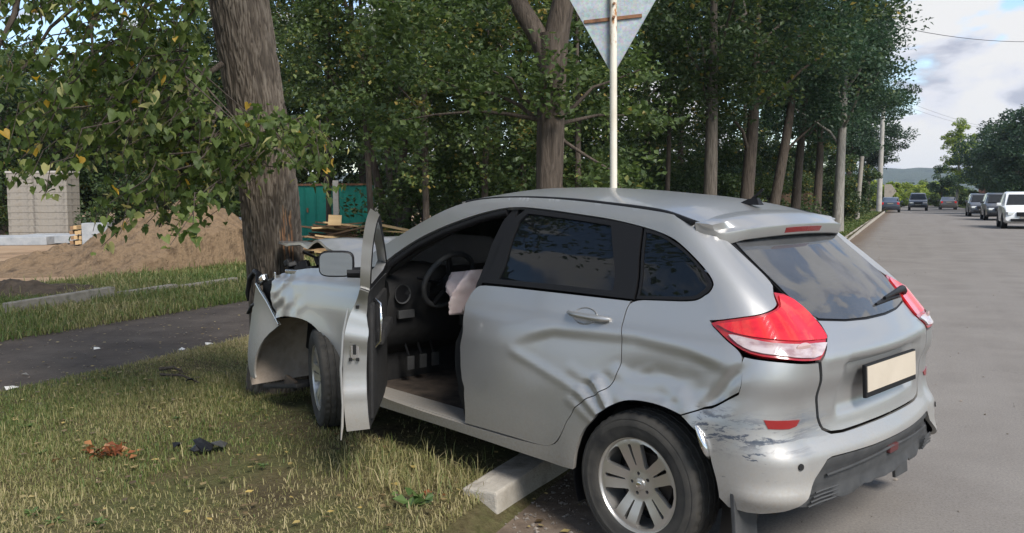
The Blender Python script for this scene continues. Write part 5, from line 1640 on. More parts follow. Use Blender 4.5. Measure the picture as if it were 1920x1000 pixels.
# black surround behind the glass
panel('glass_surround', [T_(.05, 1.40), T_(.49, 1.39), T_(.503, 1.20), T_(.492, 1.10), T_(.44, 1.045), T_(.05, 1.022)], [BK, BK], TG, holes=[[T_(.02, 1.35), T_(.43, 1.335), T_(.445, 1.20), T_(.43, 1.12), T_(.39, 1.085), T_(.02, 1.065)]], res=.05, gap=0, flange=.01, offset=-.004, it=0, both=True)
ARM = empty('rear_wiper', (0, 0, 0), 0, car)
pw = [P(T_(0, .9)[0], 1.04)]
def on_tail(y, z, off):
    q = np.array([T_(abs(y), z)]); p = P(q[:, 0], q[:, 1])[0]; n = surf_normal(P, q)[0]; p = p + n * off
    return (p[0], p[1] * (1 if y >= 0 else -1), p[2])


MB().tube([on_tail(-.50, 1.085, .016), on_tail(-.46, 1.09, .03), on_tail(-.30, 1.087, .026), on_tail(-.16, 1.080, .022)], [.022, .018, .011, .008], 8).build('wiper_arm', BK, ARM, True, 60)
MB().tube([on_tail(-.40, 1.075, .010), on_tail(-.24, 1.078, .012), on_tail(-.06, 1.070, .010)], [.006, .009, .006], 6).build('wiper_blade', BK, ARM, True, 60)

BUMP = [S_(-.229, .668), S_(-.229, .668), S_(-.351, .718), S_(-.464, .79), S_(-.464, .79), S_(-.462, .91), S_(-.470, .937), S_(-.470, .937), S_(-.507, .933), S_(-.598, .926), T_(.70, .920), T_(.566, .908), T_(.566, .908), T_(.550, .80), T_(.530, .68), T_(.503, .628), T_(.455, .606), T_(.376, .600), T_(.15, .603), (-2.0, .606), (-2.0, .606), (-2.0, .520), (-2.0, .520), T_(.20, .521), T_(.50, .527), T_(.53, .52), T_(.60, .46), T_(.67, .40), T_(.705, .368), S_(-.628, .350), S_(-.56, .334), S_(-.511, .331), S_(-.44, .338), S_(-.402, .37), S_(-.402, .37), S_(-.394, .431), S_(-.366, .521), S_(-.315, .607)]


def bump_disp(p):
    x, y, z = p[:, 0], p[:, 1], p[:, 2]
    d = .012 * np.exp(-((z - .585) / .03) ** 2) * sst(.2, .5, np.abs(y)) * 0
    # rolled lower edge
    d = d + .020 * np.exp(-((z - .395) / .035) ** 2) * sst(.45, .65, np.abs(y)) * sst(-.42, -.55, x)
    return d


def bump_left(p):
    return bump_disp(p) + crumple(p)


RB = empty('rear_bumper', (0, 0, 0), 0, car)
panel('bumper_skin', BUMP, [PT, BK], RB, res=.020, gap=.0025, flange=.02, disp=lambda p: np.where(p[:, 1] > 0, bump_left(p), bump_disp(p)), it=0, both=True)
def ins_disp(p):
    y, z = np.abs(p[:, 1]), p[:, 2]
    d = -.018 * sst(.50, .47, z) * sst(.36, .38, z)
    d = d + .004 * np.sin(y * 2 * np.pi / .17) * sst(.38, .35, z)
    return d


INS = [(-2.0, .516), T_(.20, .517), T_(.497, .523), T_(.525, .515), T_(.595, .455), T_(.665, .395), T_(.70, .362), T_(.66, .348), T_(.60, .336), T_(.50, .334), T_(.45, .350), T_(.40, .338), T_(.30, .332), T_(.24, .362), T_(.18, .352), T_(.05, .350), (-2.0, .352)]
panel('bumper_insert', INS, [M['plastic'], BK], RB, res=.022, gap=.001, flange=.03, disp=ins_disp, offset=-.006, it=0, both=True)
for k in range(4):
    z = .352 + .017 * k
    for s in (1, -1):
        MB().tube([tuple(np.array(on_tail(s * (.64 - .012 * k), z, .004))), on_tail(s * .56, z + .002, .004), on_tail(s * .46, z + .004, .004)], .004, 5).build('insert_rib', M['plastic'], RB, True, 60)
MB().tube([on_tail(y, .455 + .02 * (1 - abs(y) / .5), -.012) for y in np.linspace(-.52, .52, 15)], .006, 6).build('insert_rib', M['plastic'], RB, True, 60)
MB().box((-.728, -.02, .462), (.02, .09, .035)).build('fog_lamp', mat('dusty_red', (.07, .016, .016), .5)[0], RB, bevel=.006)
MB().tube([(-.300, .868, .640), (-.325, .874, .61), (-.345, .876, .575), (-.357, .872, .545), (-.362, .862, .52)], [.006, .013, .016, .013, .004], 8).build('torn_arch_lip', M['chrome'], RB, True, 80)
for s in (1, -1):
    rf = [S_(-.552, .702), S_(-.552, .702), T_(.70, .696), T_(.641, .688), T_(.641, .688), T_(.668, .660), S_(-.566, .668), S_(-.566, .668)]
    panel('reflector', rf, [M['red_dark'], M['red_dark']], RB, res=.02, gap=0, flange=.01, offset=.004, it=1, mirror=s < 0)
    p = on_tail(s * .70, .523, .001); q = on_tail(s * .70, .523, .006)
    MB().tube([p, q], .013, 14).build('sensor_hole', mat('hole', (.004, .004, .004), .9)[0], RB)

# lamps
def lamp(mirror):
    lp = empty('tail_lamp', (0, 0, 0), 0, car)
    M['red_rim'] = M.get('red_rim') or mat('red_lamp_rim', (.30, .006, .01), .2, 0, .5, .5)[0]
    panel('lamp_housing', LAMP, [M['red_rim'], BK], lp, res=.02, gap=.002, flange=.03, offset=.004, it=1, mirror=mirror)
    up = [S_(-.325, 1.043), S_(-.405, 1.060), S_(-.481, 1.078), T_(.62, 1.105), T_(.588, 1.125), T_(.556, 1.148), T_(.556, 1.148), T_(.500, 1.140), T_(.474, 1.094), T_(.460, 1.036), T_(.462, .985), T_(.50, .984), T_(.56, .987), T_(.68, .995), S_(-.532, 1.002), S_(-.46, 1.008), S_(-.392, 1.018), S_(-.345, 1.034)]
    panel('red_lens', up, [M['red'], M['red']], lp, res=.02, gap=.001, flange=.01, offset=.010, it=1, mirror=mirror)
    rb = [(math.cos(a), math.sin(a)) for a in np.linspace(0, 2 * math.pi, 20, endpoint=False)]
    def bowl(a, b_):
        q = np.array([T_(.645, .967)]); c = P(q[:, 0], q[:, 1])[0]; n_ = surf_normal(P, q)[0]; tv = np.array([-n_[1], n_[0], 0.0]); tv /= np.linalg.norm(tv)
        a = np.asarray(a, float); b_ = np.asarray(b_, float)
        return c + n_ * (.016 - .006 * (a * a + b_ * b_))[..., None] + tv * (a * .040)[..., None] + np.array([0, 0, 1.0]) * (b_ * .020)[..., None]
    panel('bulb_reflector', rb, [M['bulb'], M['bulb']], lp, mapf=bowl, to_m=ident, from_m=ident, res=.25, gap=0, flange=.004, it=0, mirror=mirror)
    lo = [S_(-.385, 1.012), S_(-.46, 1.003), S_(-.532, .990), T_(.68, .984), T_(.56, .976), T_(.50, .974), T_(.485, .972), T_(.485, .972), T_(.53, .948), T_(.566, .930), T_(.70, .938), S_(-.598, .944), S_(-.507, .953), S_(-.447, .970), S_(-.40, .996)]
    panel('reversing_lens', lo, [M['clear'], M['clear']], lp, res=.02, gap=.001, flange=.01, offset=.011, it=1, mirror=mirror)


lamp(False); lamp(True)
NP = empty('number_plate', (-.706, 0, .795), 0, car)
NP.rotation_euler = (0, R_(4), 0)
b = MB(); b.box((-.004, 0, 0), (.016, .535, .138)).build('plate_frame', BK, NP, bevel=.004)
b = MB(); b.box((-.0135, 0, .008), (.004, .515, .106)).build('plate', M['plate'], NP)

# aerial
AE = empty('aerial', (0.0, 0, 1.503), 0, car)
MB().add([(-.07, -.024, 0), (-.07, .024, 0), (.06, .014, 0), (.06, -.014, 0), (-.05, -.012, .034), (-.05, .012, .034), (.0, .008, .028), (.0, -.008, .028)], [(0, 1, 2, 3), (4, 7, 6, 5), (0, 4, 5, 1), (1, 5, 6, 2), (2, 6, 7, 3), (3, 7, 4, 0)]).build('aerial_base', BK, AE, bevel=.003)
MB().tube([(-.02, 0, .028), (-.075, 0, .075)], [.008, .005], 8).build('aerial_mast', BK, AE)


# wheels
def wheel(center, steer=0.0, mirror=False, camber=0.0):
    w = empty('wheel', center, 0, car)
    w.rotation_euler = Matrix.Rotation(steer + (math.pi if mirror else 0), 3, 'Z').to_euler() if not camber else (Matrix.Rotation(steer, 3, 'Z') @ Matrix.Rotation(camber, 3, 'X')).to_euler()
    # tyre
    seg = 120
    prof = [(.200, -.088), (.215, -.097), (.240, -.103), (.270, -.104), (.294, -.098), (.305, -.090), (.311, -.080), (.3145, -.062), (.307, -.060), (.307, -.053), (.3155, -.051), (.3165, -.026), (.308, -.024), (.308, -.016), (.3170, -.014), (.3170, .014), (.308, .016), (.308, .024), (.3165, .026), (.3155, .051), (.307, .053), (.307, .060), (.3145, .062), (.311, .080), (.305, .090), (.294, .098), (.288, .0995), (.284, .0985), (.270, .104), (.258, .1045), (.256, .1035), (.240, .103), (.222, .099), (.212, .096), (.200, .086)]
    V = []; F = []; n = len(prof)
    for k in range(seg):
        t = 2 * math.pi * k / seg
        for j, (r, a) in enumerate(prof):
            if r > .3085 and abs(a) > .045 and k % 3 == 0: r -= .006
            elif r > .312 and k % 4 == (1 if a > 0 else 2): r -= .003
            V.append((r * math.cos(t), a, r * math.sin(t)))
    for k in range(seg):
        k2 = (k + 1) % seg
        for i in range(n - 1): F.append((k * n + i, k2 * n + i, k2 * n + i + 1, k * n + i + 1))
    b = MB(); b.add(V, F); b.build('tyre', M['rubber'], w, True, 28)
    # rim: lip, barrel, cut-out face
    rim = MB().lathe([(.206, .080), (.2085, .088), (.206, .0915), (.202, .0905), (.199, .084), (.193, .070), (.187, .03), (.185, -.08)], seg=72, axis='Y').build('rim', M['alloy'], w, True, 40)
    def face(a, b_):
        r = np.hypot(a, b_)
        y = pch(r, [0, .03, .06, .10, .15, .185, .20], [.060, .060, .058, .066, .078, .083, .080])
        return np.stack([a, y, b_], -1)
    out = [(.1985 * math.cos(t), .1985 * math.sin(t)) for t in np.linspace(0, 2 * math.pi, 90, endpoint=False)]
    hs = []
    for k in range(5):
        c = math.radians(90 + 72 * k + 20)
        def pol(r, d): return (r * math.cos(c + math.radians(d)), r * math.sin(c + math.radians(d)))
        hs.append([pol(.074, -3), pol(.074, 3), pol(.095, 9), pol(.13, 13.5), pol(.165, 16.5), pol(.180, 16.5), pol(.1875, 12), pol(.189, 0), pol(.1875, -12), pol(.180, -16.5), pol(.165, -16.5), pol(.13, -13.5), pol(.095, -9)])
        c2 = c + math.radians(36)
        def pol2(r, d): return (r * math.cos(c2 + math.radians(d)), r * math.sin(c2 + math.radians(d)))
        hs.append([pol2(.082, -2.2), pol2(.082, 2.2), pol2(.13, 2.6), pol2(.172, 3.0), pol2(.178, 0), pol2(.172, -3.0), pol2(.13, -2.6)])
        hs.append([(.045 * math.cos(c2) + .0085 * math.cos(t), .045 * math.sin(c2) + .0085 * math.sin(t)) for t in np.linspace(0, 2 * math.pi, 9, endpoint=False)] if k < 4 else [(.045 * math.cos(c2) + .0085 * math.cos(t), .045 * math.sin(c2) + .0085 * math.sin(t)) for t in np.linspace(0, 2 * math.pi, 9, endpoint=False)])
    sp = panel('spokes', out, [M['alloy'], M['alloy']], w, mapf=face, to_m=ident, from_m=ident, holes=hs, res=.0115, gap=0, flange=.024, it=0, out=(0, 1, 0), sharp=40)
    MB().lathe([(0, .069), (.012, .069), (.024, .066), (.027, .060), (.027, .05)], seg=28, axis='Y').build('hub_cap', M['alloy'], w, True, 40)
    # small raised oval badge on the cap
    MB().lathe([(.0, .0), (.010, .0), (.012, -.001), (.012, -.004)], seg=20, axis='Y').build('cap_badge', M['chrome'], w, True, 40).location = (0, .0715, 0)
    MB().lathe([(.02, .012), (.13, .012), (.132, .002), (.132, -.012), (.02, -.012)], seg=40, axis='Y').build('brake_disc', M['brake'], w, True, 40)
    MB().lathe([(.0, -.03), (.182, -.03), (.182, -.04), (0, -.04)], seg=40, axis='Y').build('back_plate', BK, w)
    for k in range(5):
        c2 = math.radians(90 + 72 * k + 56)
        MB().lathe([(0, .045), (.0075, .045), (.0085, .03)], (.045 * math.cos(c2), 0, .045 * math.sin(c2)), 8, 'Y').build('wheel_bolt', M['brake'], w, True)
    return w


wheel((0, .758, .312), 0)
wheel((0, -.758, .312), 0, True)
wheel((2.475, .775, .362), R_(-23), False, R_(-2))
wheel((2.55, -.74, .345), R_(-15), True)

# wheel houses
def house_liner(cx, cz, s, mt, r=.395, y0=.54, y1=.835, a0=-25, a1=205, rx=None):
    V = []; F = []
    angs = np.radians(np.linspace(a0, a1, 40))
    ys = [y1, y1 - .06, (y0 + y1) / 2, y0]
    for a in angs:
        for j, y in enumerate(ys):
            rr = r * (1 + .02 * j / 3)
            V.append((cx + (rx or r) / r * rr * math.cos(a), s * y, cz + rr * math.sin(a)))
        V.append((cx + .10 * math.cos(a), s * y0, cz + .10 * math.sin(a)))
    n = 5
    for i in range(len(angs) - 1):
        for j in range(n - 1): F.append((i * n + j, i * n + j + 1, (i + 1) * n + j + 1, (i + 1) * n + j))
    return mesh_np('wheel_house', V, F, mt, car, True)


for s in (1, -1):
    house_liner(-.02, .31, s, BK, .39)
    house_liner(2.83, .29, s, M['liner'], .435, .34, .842, -18, 190, .60)
    MB().box((-.475, s * .77, .255), (.018, .16, .30), Matrix.Rotation(R_(6), 3, 'Y')).build('mud_flap', M['plastic'], car, bevel=.004)

# shell insides
MB().box((.96, 0, .275), (2.5, 1.36, .07)).build('underbody', BK, car)
MB().box((1.62, 0, .315), (1.25, 1.36, .05)).build('floor_carpet', M['carpet'], car)
MB().box((2.24, 0, .66), (.05, 1.36, .72)).build('firewall', M['dark_in'], car)
MB().box((.05, 0, .42), (.9, 1.0, .28)).build('boot_floor', M['dark_in'], car)
def dash():
    prof = [(2.33, 1.00), (2.16, 1.055), (2.03, 1.045), (1.965, 1.00), (1.95, .93), (1.99, .82), (2.02, .70), (2.09, .60), (2.20, .52), (2.33, .52)]
    ys = np.linspace(-.70, .70, 15); V = []; F = []
    for y in ys:
        hump = .055 * math.exp(-((y - .37) / .16) ** 2)
        for x, z in prof: V.append((x - hump * .6 * (z > .9), y, z + hump * (z > .98)))
    n = len(prof)
    for i in range(len(ys) - 1):
        for j in range(n): F.append((i * n + j, i * n + (j + 1) % n, (i + 1) * n + (j + 1) % n, (i + 1) * n + j))
    F += [tuple(range(n)), tuple(range(len(V) - 1, len(V) - 1 - n, -1))]
    b = MB(); b.add(V, F); d = b.build('dashboard', M['dark_in'], car, True, 50)
    for y, z in ((.61, .93), (.07, .94), (-.07, .94)):
        MB().tube([(1.975, y, z), (1.945, y, z)], [.060, .055], 20).build('air_vent', BK, d, True, 50)
        MB().lathe([(.052, 0), (.060, .004), (.060, -.004)], (0, 0, 0), 24, 'Y', True).build('vent_ring', M['plastic'], d, True).matrix_local = Matrix.Translation((1.943, y, z)) @ Matrix.Rotation(math.pi / 2, 4, 'Z')
    MB().box((1.975, .56, .80), (.02, .12, .05)).build('switch_panel', M['plastic'], d, bevel=.004)
    MB().box((1.99, 0, .78), (.03, .22, .2)).build('centre_stack', M['plastic'], d, bevel=.008)
    # steering wheel
    sw = empty('steering_wheel', (1.80, .37, 1.01), 0, car)
    sw.rotation_euler = (0, R_(64), 0)
    seg = 40
    V = []; F = []
    for k in range(seg):
        t = 2 * math.pi * k / seg
        for j in range(10):
            q = 2 * math.pi * j / 10; r = .183 + .0165 * math.cos(q)
            V.append((r * math.cos(t), r * math.sin(t), .0165 * math.sin(q)))
    for k in range(seg):
        for j in range(10): F.append((k * 10 + j, ((k + 1) % seg) * 10 + j, ((k + 1) % seg) * 10 + (j + 1) % 10, k * 10 + (j + 1) % 10))
    b = MB(); b.add(V, F); b.build('wheel_rim', M['plastic'], sw, True, 80)
    for a in (20, 160, 270): MB().tube([(.05 * math.cos(R_(a)), .05 * math.sin(R_(a)), -.02), (.178 * math.cos(R_(a)), .178 * math.sin(R_(a)), 0)], [.025, .016], 6).build('wheel_spoke', BK, sw, True)
    MB().lathe([(0, .0), (.06, -.002), (.072, -.02), (.07, -.05), (0, -.05)], (0, 0, 0), 24, 'Z').build('wheel_hub', BK, sw, True)
    MB().tube([(1.82, .37, .99), (2.1, .37, .86)], [.045, .05], 12).build('steering_column', BK, car, True, 60)
    MB().tube([(1.85, .40, .985), (1.86, .56, 1.03)], [.012, .008], 8).build('indicator_stalk', BK, car, True)
    for k, y in enumerate((.46, .36, .26)):
        o = MB().box((2.06, y, .47), (.015, .055, .085)).build('pedal', M['plastic'], car, bevel=.004)
        MB().tube([(2.07, y, .50), (2.16, y, .66)], .008, 6).build('pedal_arm', BK, o)


dash()


def airbag():
    """spent driver's airbag hanging from the hub"""
    n = 26
    s, t = np.meshgrid(np.linspace(0, 1, n), np.linspace(0, 1, n))
    A = np.array([1.765, .46, 1.060]); B_ = np.array([1.42, .47, 1.108]); C_ = np.array([1.50, .44, 1.03]); D = np.array([1.600, .46, .815])
    ed = (1 - t)[..., None] * ((1 - s)[..., None] * A + s[..., None] * B_) + t[..., None] * ((1 - s)[..., None] * (D + np.array([.04, 0, .0])) + s[..., None] * (D + np.array([-.03, -.02, .03])))
    fold = (vnoise(s * 5 + t * 2, t * 3.2, 5, 3) - .5) * .10 + .05 * np.sin((s * 1.6 + t * .5) * 7) * (.3 + t)
    bulge = .05 * np.sin(np.pi * s) * np.sin(np.pi * t)
    top = ed + np.stack([fold * .25, fold + bulge - .05, fold * .15 * 0], -1)
    bot = ed + np.stack([fold * .25, -.06 - bulge * .6 + fold * .5, 0 * fold], -1)
    V = np.concatenate([top.reshape(-1, 3), bot.reshape(-1, 3)])
    F = []
    for i in range(n - 1):
        for j in range(n - 1):
            a = i * n + j
            F.append((a, a + 1, a + n + 1, a + n)); F.append((a + n * n, a + n + n * n, a + n + 1 + n * n, a + 1 + n * n))
    ring = [j for j in range(n)] + [i * n + n - 1 for i in range(1, n)] + [(n - 1) * n + j for j in range(n - 2, -1, -1)] + [i * n for i in range(n - 2, 0, -1)]
    for a, b in zip(ring, ring[1:] + ring[:1]): F.append((a, a + n * n, b + n * n, b))
    b = MB(); b.add(V, F); b.build('airbag', M['cloth'], car, True, 80)


airbag()
for s in (1, -1):
    sx = empty('front_seat', (0, 0, 0), 0, car)
    MB().box((1.10, s * .36, .47), (.50, .50, .16)).build('seat_cushion', M['dark_in'], sx, True, bevel=.05)
    MB().box((.80, s * .36, .83), (.14, .48, .66), Matrix.Rotation(R_(-16), 3, 'Y')).build('seat_back', M['dark_in'], sx, True, bevel=.05)
    MB().box((.70, s * .36, 1.25), (.10, .27, .18), Matrix.Rotation(R_(-12), 3, 'Y')).build('headrest', M['dark_in'], sx, True, bevel=.04)
rs = empty('rear_seat', (0, 0, 0), 0, car)
MB().box((.33, 0, .50), (.5, 1.24, .18)).build('seat_cushion', M['dark_in'], rs, True, bevel=.05)
MB().box((.02, 0, .80), (.14, 1.24, .62), Matrix.Rotation(R_(-20), 3, 'Y')).build('seat_back', M['dark_in'], rs, True, bevel=.05)
MB().box((1.42, -.05, 1.40), (.03, .22, .07)).build('rear_view_mirror', BK, car, bevel=.012)
MB().box((1.36, .36, 1.43), (.16, .36, .02), Matrix.Rotation(R_(12), 3, 'Y')).build('sun_visor', M['dark_in'], car, bevel=.006)

# windscreen
def screenm(s, k):
    x = 1.475 + s * (2.17 - 1.475) - .02 * k * k; hw = .545 + s * .135
    return np.stack([x + .05 * (1 - k * k), k * hw, 1.492 + s * (1.045 - 1.492) + .03 * np.sin(np.pi * s) - .01 * k * k], -1)


panel('windscreen', [(0, -1), (0, -1), (0, -.5), (0, .5), (0, 1), (0, 1), (.5, 1), (1, 1), (1, 1), (1, 0), (1, -1), (1, -1), (.5, -1)], [M['screen'], M['screen']], car, mapf=screenm, to_m=lambda q: q * np.array([.8, .6]), from_m=lambda q: q / np.array([.8, .6]), res=.08, gap=0, flange=.005, it=1, out=(1, 0, 1))

# right-hand front door, closed
FD = [(1.12, .36), (1.12, .36), (1.5, .352), (1.93, .36), (1.965, .42), (1.985, .80), (1.985, 1.06), (1.94, 1.10), (1.06, 1.085), (1.06, 1.085), (1.09, 1.065), (1.125, 1.02), (1.135, .95), (1.114, .788)]
FD_FRAME = [(1.94, 1.13), (1.73, 1.250), (1.496, 1.350), (1.236, 1.430), (1.03, 1.472), (.985, 1.472), (.985, 1.472), (1.03, 1.25), (1.07, 1.088), (1.07, 1.088), (1.94, 1.10)]
FD_HOLE = [(1.85, 1.135), (1.70, 1.222), (1.48, 1.318), (1.235, 1.395), (1.06, 1.43), (1.06, 1.43), (1.09, 1.25), (1.12, 1.118), (1.12, 1.118)]


def front_door(mirror, pivot=(0, 0, 0), parent=None):
    panel('door_skin', [S_(*p) for p in FD], [PT, M['dark_in']], parent, res=.03, gap=.0035, flange=(.06 if mirror else (lambda p: .115 - .068 * sst(.86, 1.07, p[:, 2]))), mirror=mirror, pivot=pivot)
    fr_ = panel('window_frame', [S_(*p) for p in FD_FRAME], [BK if mirror else PT, BK], parent, holes=[[S_(*p) for p in FD_HOLE]], res=.03, gap=.001, flange=.045, it=1, mirror=mirror, pivot=pivot, offset=-.002)
    if not mirror:                       # the open door's frame is sprung outwards
        for v in fr_.data.vertices: v.co.y += .30 * max(0.0, v.co.z - 1.08)
    if mirror: panel('window_pane', [S_(*p) for p in FD_HOLE], [M['glass'], M['glass']], parent, res=.06, gap=-.006, flange=.004, offset=-.015, it=1, mirror=True, pivot=pivot)


rd_ = empty('front_door', (0, 0, 0), 0, car)
front_door(True, (0, 0, 0), rd_)
PV = (1.955, .80, 0)
ld = empty('front_door', PV, 0, car)
ld.rotation_euler = (0, 0, R_(-41.5))
ld['label'] = 'front door swung wide open'
front_door(False, PV, ld)
def dl(x, y, z): return (x - PV[0], y - PV[1], z)


# inner trim, latch, pull, mirror
MB().box(dl(1.54, .742, .70), (.74, .03, .58)).build('door_trim', M['dark_in'], ld, True, bevel=.015)
MB().box(dl(1.55, .715, .80), (.55, .06, .07)).build('armrest', M['dark_in'], ld, True, bevel=.02)
MB().tube([dl(1.30, .735, 1.00), dl(1.24, .70, .985), dl(1.225, .695, .90), dl(1.235, .70, .80), dl(1.26, .735, .76)], .009, 8).build('pull_handle', M['chrome'], ld, True, 60)
lt = MB(); lt.box(dl(1.128, .815, .775), (.012, .045, .10)); lt.build('latch_plate', M['chrome'], ld, bevel=.004)
hole_m = bpy.data.materials['hole']
for yy, zz, hh in ((.815, .775, .05), (.835, .725, .016), (.80, .725, .016), (.83, .82, .016)): MB().box(dl(1.1205, yy, zz), (.008, .016, hh)).build('latch_slot', hole_m, ld)
MB().box(dl(1.126, .80, .985), (.010, .016, .016)).build('rubber_plug', hole_m, ld)
# bright hem of the bent outer skin and the torn strip hanging below
MB().tube([dl(1.118, .845, .98), dl(1.110, .868, .86), dl(1.102, .880, .68), dl(1.100, .872, .50), dl(1.093, .874, .40), dl(1.088, .880, .33)], [.004, .006, .007, .006, .007, .003], 8).build('skin_hem', PT, ld, True, 80)
mir_ = empty('wing_mirror', dl(1.86, 1.01, 1.13), 0, ld)
mb = MB(); bm = bmesh.new(); bmesh.ops.create_uvsphere(bm, u_segments=24, v_segments=14, radius=1.0)
for v in bm.verts:
    c = v.co.copy(); f = lambda q, p_: math.copysign(abs(q) ** p_, q)
    v.co = Vector((f(c.x, .75) * .055, f(c.y, .5) * .102, f(c.z, .5) * .076))
    if v.co.x < 0: v.co.x *= .35
me = bpy.data.meshes.new('mirror_housing'); bm.to_mesh(me); bm.free(); me.materials.append(BK)
me.polygons.foreach_set('use_smooth', [True] * len(me.polygons)); link_mesh('mirror_housing', me, mir_)
pl = [(.092 * math.copysign(abs(math.cos(t)) ** .45, math.cos(t)), .066 * math.copysign(abs(math.sin(t)) ** .45, math.sin(t))) for t in np.linspace(0, 2 * math.pi, 40, endpoint=False)]
mesh_np('mirror_glass', [(-.0225, a, b_) for a, b_ in pl] + [(-.015, a, b_) for a, b_ in pl], [tuple(range(40)), tuple(range(79, 39, -1))] + [(k, k + 40, (k + 1) % 40 + 40, (k + 1) % 40) for k in range(40)], M['mirror'], mir_)
MB().tube([(.0, -.06, -.05), (.01, -.22, -.05)], [.03, .035], 10).build('mirror_arm', BK, mir_, True)
m2 = empty('wing_mirror', (1.83, -.93, 1.115), 0, car)
link_mesh('mirror_housing', me, m2)
MB().tube([(.0, .06, -.05), (.01, .16, -.04)], [.03, .035], 10).build('mirror_arm', BK, m2, True)

# ---- wrecked front
def fend_disp(p):
    x, z = p[:, 0], p[:, 2]
    d = sst(2.5, 3.1, x) * ((1 - np.abs(vnoise(x * 6 + z * 3, z * 7 - x, 81, 3) * 2 - 1)) - .62) * .038
    d = d - .012 * sst(.985, 1.0, z + (x - 2.5) * .10) + .010 * np.exp(-((z - (.955 + (2.6 - x) * .06)) / .02) ** 2)
    return d


FEN = [(2.005, .40), (2.005, .40), (2.01, .80), (2.02, 1.04), (2.02, 1.04), (2.213, 1.05), (2.402, 1.062), (2.657, 1.053), (2.898, 1.018), (3.06, .985), (3.126, .966), (3.126, .966), (3.10, .90), (3.115, .83), (3.07, .76), (3.053, .666), (3.053, .666), (2.95, .70), (2.827, .713), (2.70, .717), (2.578, .707), (2.47, .672), (2.379, .615), (2.31, .53), (2.273, .463), (2.235, .37), (2.215, .30), (2.215, .30), (2.005, .30), (2.005, .30)]
panel('fender', [S_(*p) for p in FEN], [PT, BK], car, res=.024, gap=.003, flange=.02, disp=fend_disp, it=1)
FEN_R = [p for p in FEN if p[0] < 3.06 or p[1] > .6]
panel('fender', [S_(*p) for p in FEN_R], [PT, BK], car, res=.05, gap=.003, flange=.02, it=1, mirror=True)


def hoodm(x, y):
    q = (x - 2.14)
    z = 1.03 + .17 * sst(2.16, 2.58, x) - .035 * sst(2.75, 3.4, x)
    z = z - .05 * np.abs(y / .72) ** 3 * sst(2.9, 2.3, x)
    z = z + .03 * (1 - np.abs(((x - 2.66 - .10 * y) / .16)).clip(0, 1)) - .035 * (1 - np.abs(((x - 2.95 + .12 * y) / .12)).clip(0, 1))
    z = z + (vnoise(x * 5, y * 5, 91, 3) - .5) * .035 * sst(2.3, 2.7, x) - .02 * sst(.10, .0, np.abs(y - .30)) * sst(2.4, 2.7, x)
    return np.stack([x, y, z], -1)


HO = [(2.12, -.66), (2.12, -.66), (2.13, 0), (2.12, .66), (2.12, .66), (2.5, .72), (2.95, .69), (3.40, .62), (3.48, .54), (3.48, .54), (3.44, .40), (3.22, .22), (3.18, .10), (3.16, -.2), (3.2, -.5), (3.1, -.66), (3.1, -.66), (2.6, -.71)]
panel('bonnet', HO, [PT, BK], car, mapf=hoodm, to_m=ident, from_m=ident, res=.035, gap=0, flange=.018, it=1, out=(0, 0, 1), sharp=30)
# engine bay and nose debris behind the skin
eb = empty('engine_bay', (0, 0, 0), 0, car)
r_ = np.random.default_rng(77)
MB().box((2.62, -.05, .62), (.62, .85, .46)).build('engine_block', M['dark_in'], eb, bevel=.03)
MB().box((3.06, -.02, .66), (.10, 1.15, .50), Matrix.Rotation(R_(-10), 3, 'Y')).build('radiator', BK, eb, bevel=.01)
MB().box((3.10, .66, .87), (.22, .20, .16), Matrix.Rotation(R_(14), 3, 'Z')).build('broken_headlamp', BK, eb, bevel=.03)
MB().box((2.55, .66, .92), (.50, .14, .08)).build('inner_wing', BK, eb, bevel=.01)
for k in range(12):
    a = Vector((r_.uniform(2.75, 3.2), r_.uniform(.2, .8), r_.uniform(.75, 1.02))); d_ = Vector((r_.normal(0, .12), r_.normal(0, .08), r_.normal(.02, .08)))
    MB().tube([a, a + d_ * .5 + Vector((0, 0, .03)), a + d_], .010, 6).build('hose', BK, eb, True, 80)
MB().box((2.90, .76, 1.0), (.16, .05, .03), Matrix.Rotation(R_(25), 3, 'Z')).build('bracket', M['chrome'], eb, bevel=.008)
MB().box((3.13, .795, .93), (.07, .012, .11), Matrix.Rotation(R_(-30), 3, 'Z')).build('torn_panel_edge', M['chrome'], eb, bevel=.004)
MB().box((3.19, .745, .79), (.22, .10, .26), Matrix.Rotation(R_(8), 3, 'Z')).build('lamp_gap_dark', BK, eb, bevel=.02)  # solid black box stands in for the dark of the lamp gap
MB().box((3.17, .74, .925), (.16, .09, .04), Matrix.Rotation(R_(20), 3, 'Y')).build('lamp_bracket', BK, eb, bevel=.01)
for k in range(9):
    c_ = (r_.uniform(2.72, 3.12), r_.uniform(.60, .74), r_.uniform(1.0, 1.05))
    MB().box(c_, (r_.uniform(.05, .16), r_.uniform(.03, .07), r_.uniform(.03, .07)), Matrix.Rotation(r_.uniform(-.6, .6), 3, 'Y') @ Matrix.Rotation(r_.uniform(-.8, .8), 3, 'Z')).build('broken_trim', BK, eb, bevel=.008)
FBE = empty('front_bumper', (0, 0, 0), 0, car)
def fbm(x, z):
    y = .862 - .55 * np.clip(x - 3.18, 0, None) ** 2 - .02 * (z - .5) ** 2 - .05 * np.clip(.35 - z, 0, 1) + .02 * np.sin(z * 6)
    return np.stack([x, y, z], -1)


